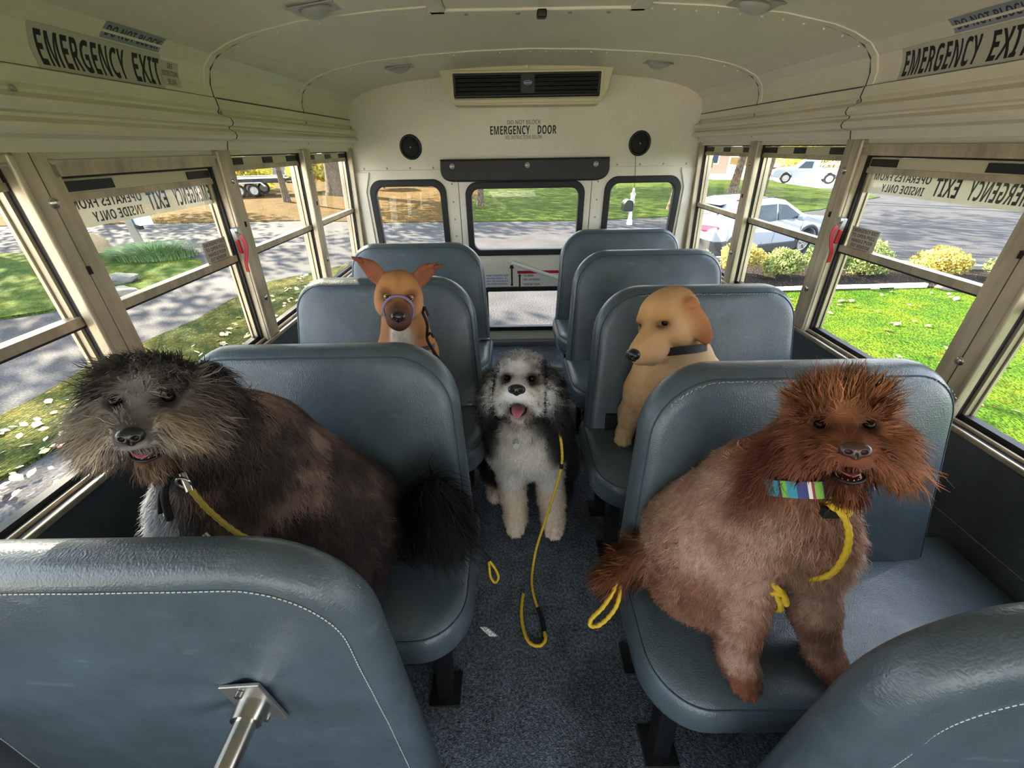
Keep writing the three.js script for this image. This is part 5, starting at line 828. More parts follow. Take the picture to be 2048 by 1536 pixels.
// small parts placed in a head frame
function headGroupMatrix(B) { return new THREE.Matrix4().compose(B.c, B.q, V(B.s, B.s, B.s)); }
function partIn(B, group, name, geo, mat, label) { geo.applyMatrix4(headGroupMatrix(B)); const m = new THREE.Mesh(geo, mat); m.name = name; if (label) m.userData.label = label; group.add(m); return m; }
function noseGeo(w = 0.024, h = 0.018, dp = 0.016) {
  const b = new Body(), st = { col: [0, 0, 0], k: 0.008 };
  b.ell([0, 0.003, 0], [w, h * 0.8, dp], st).ell([w * 0.5, -0.003, 0.002], [w * 0.52, h * 0.62, dp * 0.8], st).ell([-w * 0.5, -0.003, 0.002], [w * 0.52, h * 0.62, dp * 0.8], st).ell([0, -h * 0.6, 0], [w * 0.36, h * 0.6, dp * 0.75], st)
    .ell([w * 0.5, -0.003, dp * 0.95], [w * 0.25, h * 0.26, dp * 0.5], { ...st, sub: true, k: 0.003 }, [0, 0, 0.4]).ell([-w * 0.5, -0.003, dp * 0.95], [w * 0.25, h * 0.26, dp * 0.5], { ...st, sub: true, k: 0.003 }, [0, 0, -0.4]).ell([0, -h * 0.9, dp], [0.0022, h * 0.6, dp * 0.5], { ...st, sub: true, k: 0.003 });
  return metreUV(b.mesh(0.0016));
}
function tongueGeo(w, L, droop = 0.5, cup = 0.3) { // lies along +z from the throat, bending down at the tip
  const g = new THREE.SphereGeometry(1, 24, 18), p = g.attributes.position;
  for (let i = 0; i < p.count; i++) { const x = p.getX(i), y = p.getY(i), z = p.getZ(i), t = (z + 1) / 2, X = x * w * (1 - 0.15 * t), groove = -0.0028 * Math.exp(-x * x * 30); p.setXYZ(i, X, y * 0.005 + (y > 0 ? groove : 0) + cup * X * X * 30 - droop * L * t * t * 0.5, t * L); }
  g.computeVertexNormals(); return metreUV(g);
}
function eye(B, group, x, y, z, r, mat = M.eyeDark, pupilR = 0) {
  const e = partIn(B, group, 'eye', new THREE.SphereGeometry(r, 24, 18).translate(x, y, z), mat);
  if (pupilR) { const m = new THREE.Mesh(new THREE.SphereGeometry(pupilR, 18, 12).scale(1, 1, 0.5).translate(x, y, z + r * 0.84).applyMatrix4(headGroupMatrix(B)), M.pupil); m.name = 'pupil'; e.add(m); }
  return e;
}
function teethRow(B, group, pts, h = 0.006) { const cv = new THREE.CatmullRomCurve3(pts.map((p) => V(...p))), g = []; for (let i = 0; i < 10; i++) { const p = cv.getPointAt((i + 0.5) / 10), k = i === 1 || i === 8 ? 1.8 : 1; g.push(new THREE.ConeGeometry(0.0032, h * k, 6).translate(p.x, p.y + h * k / 2, p.z)); } const m = partIn(B, group, 'teeth', mergeGeometries(g), M.teeth); m.userData.kind = 'stuff'; return m; }
const DOGS = 'dogs riding in the bus';
// shaggy rounded head shared by the curly breeds, with its own colours and coat lengths
function shaggyHead(B, c) {
  const S = (k, col, fur, curl, flow, extra) => ({ k, col, fur, curl, flow, ...extra });
  B.ell([0, 0.03, 0], [0.085, 0.085, 0.09], S(0.03, c.skull, c.L.skull, c.curl, [0, 0.3, -0.6]));
  B.ell([0, 0.072, 0.025], [0.072, 0.042, 0.062], S(0.03, c.top, c.L.top, c.curl, c.topFlow ?? [0, 0.5, 0.35]));
  for (const s of [-1, 1]) {
    B.ell([s * 0.042, 0.060, 0.074], [0.03, 0.017, 0.024], S(0.02, s > 0 ? c.browR ?? c.brow : c.browL ?? c.brow, c.L.brow, c.curl, [s * 0.5, 0.25, 0.6]));
    B.ell([s * 0.072, -0.02, 0.035], [0.042, 0.065, 0.055], S(0.03, s > 0 ? c.cheekR ?? c.cheek : c.cheekL ?? c.cheek, c.L.cheek, c.curl, [s * 0.7, -0.8, 0.25]));
  }
  B.cone([0, 0.004, 0.06], [0, (c.noseY ?? 0.002) - 0.012, 0.135], 0.054, 0.038, S(0.025, c.muzzle, c.L.muzzle, c.curl, [0, -0.1, -0.1]));
  for (const s of [-1, 1]) B.ell([s * 0.036, -0.026, 0.104], [0.034, 0.036, 0.046], S(0.02, c.mous, c.L.mous, c.curl, [s * 0.75, -0.75, 0.2]));
  B.cone([0, -0.07, 0.02], [0, -0.098 + (c.jawUp ?? 0), 0.092], 0.042, 0.026, S(0.02, c.jaw, c.L.jaw, c.curl, [0, -1, 0.15]));
  // open mouth and eye hollows
  B.ell([0, -0.068, 0.12], [c.mouthW ?? 0.029, c.mouthH ?? 0.02, 0.062], S(0.01, [46, 24, 26], 0, 0, [0, -1, 0], { sub: true }), [0.32, 0, 0]);
  for (const s of [-1, 1]) B.ell([s * 0.043, 0.036, 0.098], [0.021, 0.016, 0.022], S(0.012, s > 0 ? c.eyeR ?? c.eyes : c.eyeL ?? c.eyes, 0.004, 0, [s, -0.3, 0], { sub: true }));
  // hanging ears
  for (const s of [-1, 1]) { const e = c.ear?.[s > 0 ? 1 : 0] ?? {}; B.ell(e.c ?? [s * 0.102, -0.012, -0.022], e.r ?? [0.026, 0.09, 0.05], S(0.022, e.col ?? c.earCol, c.L.ear, c.earCurl ?? c.curl, e.flow ?? [s * 0.15, -1, 0.05]), e.rot ?? [0, 0, s * 0.14]); }
}
// hair over the skull parts and falls to the sides; the face stays short round eyes and nose
function faceHair(B, l, a, s) { if (a.L < 0.003) return; if (l.y > 0.04 && l.z < 0.12 && Math.abs(l.x) < 0.075) { a.F = B.dir([l.x * 6, (s.topY ?? 0.2) * (1 - Math.abs(l.x) * 7), s.topZ ?? 0.35]); a.lift = s.lift ?? 0.45; } const ex = Math.hypot(Math.abs(l.x) - 0.043, (l.y - 0.034) * 1.2); if (l.z > 0.055 && ex < 0.024) a.L = Math.min(a.L, 0.004); if (l.z > 0.05) paint(a, s.eyeCol, (s.eyeK ?? 0.8) * (1 - sstep(0.014, 0.034, ex))); if (l.z > 0.08 && Math.abs(l.x) < 0.034 && l.y > -0.05) { const q = sstep(0.006, 0.03, Math.hypot(l.x, (l.z - 0.17) * 0.8)); a.L = Math.min(a.L, 0.003 + 0.016 * q); a.F = B.dir([l.x * 14, -0.1, -0.75]); } }
function shaggyFace(B, g, c) {
  partIn(B, g, 'nose', noseGeo(c.noseW ?? 0.024, 0.018, 0.016).translate(0, c.noseY ?? 0.002, 0.170), c.noseMat ?? M.noseBlack);
  for (const s of [-1, 1]) eye(B, g, s * 0.043, 0.037, 0.0745, 0.0135);
  partIn(B, g, 'tongue', tongueGeo(c.tongueW ?? 0.019, 0.07, c.droop ?? 0.35).translate(0, -0.064, 0.068), M.tongue);
  teethRow(B, g, [[-0.022, -0.078, 0.075], [-0.019, -0.086, 0.104], [0, -0.089, 0.118], [0.019, -0.086, 0.104], [0.022, -0.078, 0.075]], 0.006);
  partIn(B, g, 'lip', new THREE.TubeGeometry(new THREE.CatmullRomCurve3([V(-0.028, -0.068, 0.08), V(-0.023, -0.084, 0.107), V(0, -0.09, 0.121), V(0.023, -0.084, 0.107), V(0.028, -0.068, 0.08)]), 30, 0.0038, 8), M.lip);
}
// band round a neck: ring of points, strip of given height
function collarGeo(center, f, u, rx, rz, h, t, a0 = 0, a1 = Math.PI * 2) {
  const q = frameQ(f, u), n = 64, pos = [], uv = [], idx = [];
  for (let i = 0; i <= n; i++) { const a = a0 + (a1 - a0) * i / n; for (const [dr, dy] of [[0, -h / 2], [t, -h / 2], [t, h / 2], [0, h / 2]]) { const v = V(Math.cos(a) * (rx + dr), dy, Math.sin(a) * (rz + dr)).applyQuaternion(q).add(V(...center)); pos.push(v.x, v.y, v.z); uv.push(i / n, dy / h + 0.5); } }
  for (let i = 0; i < n; i++) for (let k = 0; k < 4; k++) { const a = i * 4 + k, b = i * 4 + (k + 1) % 4; idx.push(a, a + 4, b, b, a + 4, b + 4); }
  const g = new THREE.BufferGeometry(); g.setAttribute('position', new THREE.Float32BufferAttribute(pos, 3)); g.setAttribute('uv', new THREE.Float32BufferAttribute(uv, 2)); g.setIndex(idx); const m = g.toNonIndexed(); m.computeVertexNormals(); return m;
}
const mottle = (amt, f, sd, dark, light) => (p, a, keep = 1) => { const n = fbm(p.x * f + sd, p.y * f, p.z * f, 4), t = clamp(0.5 + n * amt) * keep; if (t > 0.5) { const k = (t - 0.5) * 2; a.r = lerp(a.r, light.r, k); a.g = lerp(a.g, light.g, k); a.b = lerp(a.b, light.b, k); } else { const k = (0.5 - t) * 2; a.r = lerp(a.r, dark.r, k); a.g = lerp(a.g, dark.g, k); a.b = lerp(a.b, dark.b, k); } };
const paint = (a, c, k) => { a.r = lerp(a.r, c.r, k); a.g = lerp(a.g, c.g, k); a.b = lerp(a.b, c.b, k); };
// ---- shaggy dark grey dog on the left
{
  const g = thing('dog', 'shaggy dark grey dog with open mouth, sitting on the front left seat', 'dog', DOGS);
  const B = new Body(), bc = [78, 64, 58], gy = [140, 142, 150], dk = [50, 44, 42];
  const s = (col, fur = 0.02, flow = [0, -1, 0], k = 0.05, curl = 0.25) => ({ col, fur, flow, k, curl });
  B.ell([-0.545, 0.575, -0.675], [0.11, 0.13, 0.125], s(bc, 0.016, [0.4, -0.8, 0.2]));
  B.cone([-0.545, 0.62, -0.675], [-0.665, 0.845, -0.635], 0.135, 0.122, s(bc, 0.018, [0.3, -0.9, 0.2], 0.06));
  B.ell([-0.70, 0.78, -0.585], [0.105, 0.13, 0.105], s(bc, 0.024, [-0.1, -1, 0.3], 0.06));
  B.cone([-0.675, 0.86, -0.63], [-0.712, 0.99, -0.58], 0.108, 0.074, s(dk, 0.028, [0.2, -1, 0.1], 0.05));
  B.ell([-0.745, 0.745, -0.53], [0.066, 0.125, 0.066], s([176, 178, 186], 0.03, [-0.3, -1, 0.4], 0.04));
  // haunch, hind foot, front legs
  B.ell([-0.535, 0.545, -0.585], [0.105, 0.115, 0.095], s(dk.map((v, i) => (v + bc[i]) / 2), 0.016, [0.2, -0.9, 0.3], 0.04));
  B.cone([-0.50, 0.49, -0.56], [-0.60, 0.465, -0.50], 0.05, 0.036, s(bc, 0.014));
  B.cone([-0.685, 0.72, -0.56], [-0.665, 0.55, -0.535], 0.06, 0.044, s(gy, 0.018, [0, -1, 0.2], 0.04));
  B.cone([-0.665, 0.55, -0.535], [-0.67, 0.465, -0.515], 0.044, 0.042, s(gy, 0.014, [0, -1, 0], 0.03));
  B.cone([-0.775, 0.70, -0.58], [-0.79, 0.55, -0.56], 0.055, 0.042, s(gy, 0.018, [0, -1, 0.2], 0.04));
  B.cone([-0.79, 0.55, -0.56], [-0.79, 0.47, -0.535], 0.042, 0.042, s(gy, 0.014, [0, -1, 0], 0.03));
  // tail carried up over the aisle end
  B.cone([-0.45, 0.52, -0.70], [-0.36, 0.54, -0.70], 0.05, 0.045, s([28, 26, 26], 0.06, [0.8, 0.1, 0.1], 0.03, 0.15));
  B.cone([-0.36, 0.54, -0.70], [-0.312, 0.675, -0.695], 0.042, 0.024, s([26, 24, 24], 0.1, [0.35, -0.35, 0.55], 0.03, 0.12));
  B.frame([-0.716, 1.022, -0.55], [0.47, 0.308, 0.827], [0.027, 0.932, -0.363], 0.73);
  const C = { noseY: -0.02, mouthW: 0.034, mouthH: 0.029, tongueW: 0.024, jawUp: -0.006, droop: 0.4, noseW: 0.021, skull: [108, 102, 96], top: [142, 136, 129], brow: [112, 105, 97], cheek: [134, 122, 108], cheekR: [112, 96, 84], muzzle: [152, 148, 142], mous: [178, 156, 128], jaw: [146, 118, 92], eyes: [46, 40, 37], earCol: [48, 42, 40], curl: 0.16, earCurl: 0.2, L: { skull: 0.03, top: 0.03, brow: 0.03, cheek: 0.03, muzzle: 0.016, mous: 0.034, jaw: 0.02, ear: 0.034 }, topFlow: [0.15, 0.35, 0.1], ear: [{ c: [-0.1, 0.0, -0.03], r: [0.026, 0.085, 0.05] }, { c: [0.112, -0.012, -0.05], r: [0.036, 0.115, 0.07], flow: [0.35, -1, -0.1] }] };
  shaggyHead(B, C);
  const mt = mottle(1.5, 10, 3, srgb(56, 48, 46), srgb(150, 122, 108)), fq = frameQ([0.47, 0.308, 0.827], [0.027, 0.932, -0.363]).invert(), hc = V(-0.716, 1.022, -0.55);
  const tint = (p, n, a) => { const l = p.clone().sub(hc).applyQuaternion(fq).divideScalar(0.73); if (l.length() > 0.19 && l.y < 0.05 && p.x < -0.43 && p.x > -0.715 && p.y > 0.5) mt(p, a, 1); else { const k = 1 + 0.5 * fbm(p.x * 30, p.y * 30, p.z * 30, 3); a.r *= k; a.g *= k; a.b *= k; } if (l.length() < 0.22) faceHair(B, l, a, { eyeCol: srgb(36, 31, 29), eyeK: 0.9, topY: 0.05, topZ: 0.75, lift: 0.2 }); if (l.z > 0.09 && Math.abs(l.x) < 0.03 && l.y > -0.04) paint(a, srgb(58, 51, 48), 0.8 * sstep(0.11, 0.15, l.z)); };
  B.relief = (x, y, z) => 0.0028 * fbm(x * 55, y * 55, z * 55, 2);
  const body = skin(B, g, 0.0058, tint);
  coat(B, body, g, { n: 85000, width: 0.0007, sd: 21, tint, lift: 0.26, clump: 0.6, clumpF: 46, segs: 3, tone: 0.45 });
  coat(B, body, g, { n: 26000, width: 0.0013, sd: 121, tint, lift: 0.3, clump: 0.75, clumpF: 30, segs: 4, tone: 0.75, lenK: 1.15, name: 'locks', skip: (p, n, a) => p.clone().sub(hc).length() > 0.19 && p.x < -0.44 });
  shaggyFace(B, g, C);
  mesh('collar', collarGeo([-0.70, 0.905, -0.6], [-0.45, 0.25, 0.85], [-0.25, 0.93, -0.3], 0.098, 0.104, 0.018, 0.004), std({ name: 'orange_collar', color: srgb(150, 66, 32), roughness: 0.7 }), g, { label: 'orange brown collar half hidden in fur' });
}
// ---- black and white curly dog in the aisle
{
  const g = thing('dog', 'black and white curly dog sitting in the aisle, tongue out', 'dog', DOGS);
  const B = new Body(), bk = [40, 37, 38], wh = [242, 234, 220], lg = [228, 209, 186];
  const s = (col, fur = 0.022, flow = [0, -1, 0.1], k = 0.05, curl = 0.4) => ({ col, fur, flow, k, curl });
  B.ell([-0.035, 0.15, -1.47], [0.16, 0.14, 0.14], s(bk));
  B.cone([-0.04, 0.18, -1.44], [-0.055, 0.42, -1.27], 0.15, 0.125, s(bk, 0.024, [0, -1, 0], 0.06));
  B.ell([-0.055, 0.375, -1.19], [0.125, 0.13, 0.095], s(wh, 0.024, [0, -1, 0.25], 0.05));
  B.ell([-0.172, 0.40, -1.215], [0.045, 0.11, 0.075], s(bk, 0.022, [-0.3, -1, 0.1], 0.03)); B.ell([0.055, 0.43, -1.19], [0.068, 0.12, 0.085], s(bk, 0.022, [0.3, -1, 0.1], 0.03));
  B.cone([-0.058, 0.45, -1.24], [-0.07, 0.60, -1.18], 0.105, 0.092, s(bk, 0.026, [0, -1, 0.1], 0.04));
  B.ell([-0.085, 0.52, -1.135], [0.055, 0.07, 0.045], s(wh, 0.028, [0, -1, 0.3], 0.03));
  for (const [sx, fx, fz] of [[-0.125, -0.102, -1.10], [0.035, 0.058, -1.085]]) { B.cone([sx, 0.30, -1.20], [fx * 0.6 + sx * 0.4, 0.14, fz - 0.055], 0.062, 0.048, s(lg, 0.016, [0, -1, 0.1], 0.04, 0.3)); B.cone([fx * 0.6 + sx * 0.4, 0.14, fz - 0.055], [fx, 0.055, fz - 0.03], 0.048, 0.046, s(lg, 0.014, [0, -1, 0.1], 0.03, 0.3)); B.ell([fx, 0.036, fz - 0.005], [0.047, 0.034, 0.058], s(lg, 0.008, [0, -0.7, 0.5], 0.03, 0.3)); toes(B, [fx, 0.034, fz - 0.005], 0, 0.05, s(lg, 0.006, [0, -0.7, 0.5])); }
  for (const sx of [-1, 1]) { B.ell([-0.035 + sx * 0.14, 0.14, -1.38], [0.085, 0.13, 0.13], s(bk, 0.022, [sx * 0.4, -1, 0.2], 0.04)); B.ell([-0.035 + sx * 0.155, 0.036, -1.28], [0.045, 0.034, 0.07], s(sx < 0 ? lg : bk, 0.012, [0, -0.7, 0.5], 0.025, 0.3)); }
  B.frame([-0.076, 0.681, -1.14], [-0.102, 0.486, 0.868], [0.046, 0.874, -0.484], 0.94);
  const C = { droop: 0.95, tongueW: 0.024, noseW: 0.027, mouthW: 0.034, mouthH: 0.027, skull: [150, 146, 144], top: [246, 243, 240], brow: [240, 236, 232], cheek: [244, 240, 235], muzzle: [246, 243, 239], mous: [244, 238, 230], jaw: [224, 206, 190], eyes: [62, 48, 42], eyeR: [66, 46, 40], browR: [170, 158, 150], earCol: [44, 41, 42], curl: 0.6, earCurl: 0.3, L: { skull: 0.018, top: 0.02, brow: 0.016, cheek: 0.017, muzzle: 0.012, mous: 0.018, jaw: 0.018, ear: 0.03 }, topFlow: [0, 0.5, 0.3], ear: [{ c: [-0.118, -0.04, -0.01], r: [0.034, 0.105, 0.056], flow: [-0.35, -1, 0.1] }, { c: [0.12, -0.035, -0.01], r: [0.038, 0.115, 0.058], flow: [0.35, -1, 0.1] }] };
  shaggyHead(B, C);
  const fq = frameQ([-0.102, 0.486, 0.868], [0.046, 0.874, -0.484]).invert(), hc = V(-0.076, 0.681, -1.14), K = srgb(40, 37, 38), Wt = srgb(226, 222, 218), Br = srgb(84, 62, 52);
  const tint = (p, n, a) => { const l = p.clone().sub(hc).applyQuaternion(fq).divideScalar(0.94); if (a.L > 0.003 && l.length() < 0.16 && l.y > -0.12 && a.r > 0.02) { const e = 0.012 * fbm(p.x * 40, p.y * 40, p.z * 40, 3); if (Math.abs(l.x) < 0.095) { const k = sstep(0.058, 0.074, Math.abs(l.x) + e + Math.max(0, l.y) * 0.10 - Math.max(0, l.z) * 0.22); paint(a, K, k); } const q = Math.hypot((l.x - 0.052) / 1.0, (l.y - 0.032) / 0.9); if (l.z > 0.03) paint(a, Br, 0.9 * (1 - sstep(0.018, 0.036, q + e))); const q2 = Math.hypot(l.x + 0.056, l.y - 0.03); if (l.z > 0.03) paint(a, srgb(90, 84, 84), 0.7 * (1 - sstep(0.014, 0.026, q2 + e))); const st = Math.hypot(l.x - 0.03, l.y + 0.075); if (l.z > 0.05) paint(a, srgb(176, 130, 104), 0.5 * (1 - sstep(0.01, 0.03, st))); }
    if (l.length() < 0.22) faceHair(B, l, a, { eyeCol: srgb(46, 36, 33), eyeK: 0.75, topY: 0.4, topZ: 0.5, lift: 0.5 });
    if (p.z > -1.32 && p.y > 0.2 && p.y < 0.36 && l.y < -0.2) { const e = 0.03 * fbm(p.x * 20, p.y * 20, p.z * 20, 3); const k = sstep(0.31, 0.33, p.y + e - (p.x > -0.02 ? 0.0 : 0.06)); if (p.z > -1.22) paint(a, Wt, (1 - k) * 0.8); } };
  B.relief = (x, y, z) => 0.0045 * fbm(x * 60, y * 60, z * 60, 2);
  const body = skin(B, g, 0.006, tint);
  coat(B, body, g, { n: 70000, width: 0.0009, sd: 22, tint, lift: 0.5, clump: 0.9, clumpF: 60, segs: 4, sag: 0.1, tone: 0.22 });
  shaggyFace(B, g, C);
  mesh('collar', collarGeo([-0.064, 0.535, -1.20], [-0.05, 0.3, 0.95], [0, 0.95, -0.3], 0.107, 0.115, 0.022, 0.005), M.nylonBlack, g, { label: 'black collar' });
  mesh('tag_ring', [new THREE.TorusGeometry(0.01, 0.002, 8, 18).translate(-0.095, 0.492, -1.075), new THREE.CylinderGeometry(0.012, 0.012, 0.002, 20).rotateX(1.3).translate(-0.095, 0.475, -1.072)], M.steel, g);
}
// ---- red curly dog on the right
{
  const g = thing('dog', 'red curly dog with a pale clipped body and striped collar', 'dog', DOGS);
  const B = new Body(), bc = [176, 138, 116], rd = [140, 84, 56], ft = [124, 78, 56];
  const s = (col, fur = 0.014, flow = [0, -1, 0.1], k = 0.05, curl = 0.25) => ({ col, fur, flow, k, curl });
  B.ell([0.345, 0.575, -0.60], [0.115, 0.13, 0.115], s(bc));
  B.cone([0.345, 0.60, -0.605], [0.40, 0.775, -0.555], 0.122, 0.112, s(bc, 0.014, [-0.1, -1, 0.1], 0.06));
  B.ell([0.425, 0.765, -0.515], [0.105, 0.115, 0.085], s([160, 120, 96], 0.022, [0, -1, 0.25], 0.05));
  B.cone([0.41, 0.80, -0.55], [0.432, 0.93, -0.53], 0.094, 0.064, s([140, 88, 60], 0.026, [0, -1, 0.1], 0.04));
  B.ell([0.475, 0.74, -0.47], [0.055, 0.085, 0.05], s([184, 140, 112], 0.024, [0.3, -1, 0.3], 0.03));
  // haunch and hind leg
  B.ell([0.315, 0.545, -0.535], [0.085, 0.105, 0.09], s([150, 108, 86], 0.014, [-0.1, -1, 0.2], 0.04));
  B.cone([0.275, 0.485, -0.545], [0.37, 0.465, -0.465], 0.044, 0.034, s(ft, 0.014, [-0.5, -0.4, 0], 0.03));
  B.ell([0.385, 0.46, -0.45], [0.036, 0.028, 0.042], s(ft, 0.01, [0, -1, 0.3], 0.02));
  // front legs
  B.cone([0.375, 0.72, -0.485], [0.362, 0.57, -0.43], 0.056, 0.039, s([178, 140, 118], 0.014, [0, -1, 0.1], 0.04));
  B.cone([0.362, 0.57, -0.43], [0.362, 0.475, -0.40], 0.039, 0.034, s([164, 122, 98], 0.013, [0, -1, 0.1], 0.03));
  B.ell([0.363, 0.458, -0.385], [0.036, 0.026, 0.046], s(ft, 0.009, [0, -0.6, 0.5], 0.025)); toes(B, [0.363, 0.456, -0.385], 0.0, 0.04, s(ft, 0.007, [0, -0.6, 0.5]));
  B.cone([0.49, 0.71, -0.485], [0.512, 0.57, -0.435], 0.053, 0.038, s([178, 140, 118], 0.015, [0.1, -1, 0.1], 0.04));
  B.cone([0.512, 0.57, -0.435], [0.545, 0.48, -0.405], 0.038, 0.033, s([164, 122, 98], 0.013, [0, -1, 0.1], 0.03));
  B.ell([0.553, 0.458, -0.39], [0.036, 0.026, 0.046], s(ft, 0.009, [0, -0.6, 0.5], 0.025)); toes(B, [0.556, 0.456, -0.388], 0.3, 0.04, s(ft, 0.007, [0, -0.6, 0.5]));
  // tail over the seat edge
  B.cone([0.28, 0.535, -0.63], [0.205, 0.515, -0.60], 0.036, 0.03, s([112, 68, 46], 0.03, [-0.9, -0.15, 0.2], 0.03, 0.12));
  B.cone([0.205, 0.515, -0.60], [0.14, 0.50, -0.565], 0.03, 0.026, s([116, 68, 46], 0.04, [-0.6, -0.5, 0.3], 0.03, 0.12));
  B.frame([0.436, 0.974, -0.5], [-0.513, 0.479, 0.712], [-0.007, 0.828, -0.561], 0.67);
  const C = { noseY: -0.012, mouthW: 0.033, mouthH: 0.026, tongueW: 0.023, skull: rd, top: [186, 128, 86], brow: [150, 94, 62], cheek: [132, 79, 54], cheekR: [156, 100, 64], muzzle: [128, 76, 52], mous: [142, 86, 56], jaw: [138, 78, 46], eyes: [70, 40, 28], earCol: [96, 48, 34], curl: 0.14, earCurl: 0.18, L: { skull: 0.026, top: 0.038, brow: 0.02, cheek: 0.02, muzzle: 0.014, mous: 0.019, jaw: 0.026, ear: 0.034 }, topFlow: [0, 0.8, 0.2], ear: [{ c: [-0.142, -0.085, -0.03], r: [0.034, 0.15, 0.056], rot: [0, 0, -0.5], flow: [-0.55, -0.9, 0.05] }, { c: [0.098, -0.005, -0.03], r: [0.024, 0.085, 0.045], col: [150, 92, 54], flow: [0.3, -0.95, 0.1] }] };
  shaggyHead(B, C);
  const mt = mottle(1.15, 10, 8, srgb(126, 84, 64), srgb(196, 162, 142)), fq = frameQ([-0.513, 0.479, 0.712], [-0.007, 0.828, -0.561]).invert(), hc = V(0.436, 0.974, -0.5);
  const tint = (p, n, a) => { const l = p.clone().sub(hc).applyQuaternion(fq).divideScalar(0.67); if (p.y < 0.84 && p.y > 0.47 && p.x > 0.25 && l.y < -0.11) mt(p, a, 1); else { const k = 1 + 0.45 * fbm(p.x * 30, p.y * 30, p.z * 30, 3); a.r *= k; a.g *= k; a.b *= k; } if (l.length() < 0.24) faceHair(B, l, a, { eyeCol: srgb(70, 40, 28), eyeK: 0.85, topY: 0.9, topZ: 0.4, lift: 0.5 }); };
  B.relief = (x, y, z) => 0.003 * fbm(x * 58, y * 58, z * 58, 2);
  const body = skin(B, g, 0.0055, tint);
  coat(B, body, g, { n: 85000, width: 0.0007, sd: 23, tint, lift: 0.28, clump: 0.7, clumpF: 48, segs: 3, sag: 0.5, tone: 0.45 });
  coat(B, body, g, { n: 24000, width: 0.0012, sd: 123, tint, lift: 0.34, clump: 0.9, clumpF: 32, segs: 4, tone: 0.75, lenK: 1.15, name: 'locks', skip: (p, n, a) => p.clone().sub(hc).length() > 0.2 && p.x > 0.25 });
  shaggyFace(B, g, { ...C, droop: 0.25, noseMat: M.noseBrown, noseW: 0.026 });
  const ct = textCanvas(1024, 64, (q, w, h) => { const c = ['#2d7f8e', '#2f9a92', '#1f2d44', '#7fb84a', '#e8e8e0', '#24364f', '#86c04c', '#9c2f4a', '#ece6da', '#3a3f78', '#2f8fa0', '#6fae4a', '#22314a']; let x = 0, i = 0; while (x < w) { const ww = [46, 22, 12, 38, 8, 16, 30, 10, 14, 40, 36, 22, 10][i % 13]; q.fillStyle = c[i % 13]; q.fillRect(x, 0, ww + 1, h); x += ww; i++; } });
  mesh('collar', collarGeo([0.43, 0.862, -0.525], [-0.3, 0.5, 0.8], [-0.12, 0.84, -0.52], 0.100, 0.104, 0.028, 0.004), std({ name: 'striped_collar', map: (ct.wrapS = THREE.RepeatWrapping, ct.repeat.set(1.7, 1), ct), roughness: 0.7 }), g, { label: 'blue, green and white striped collar' });
}
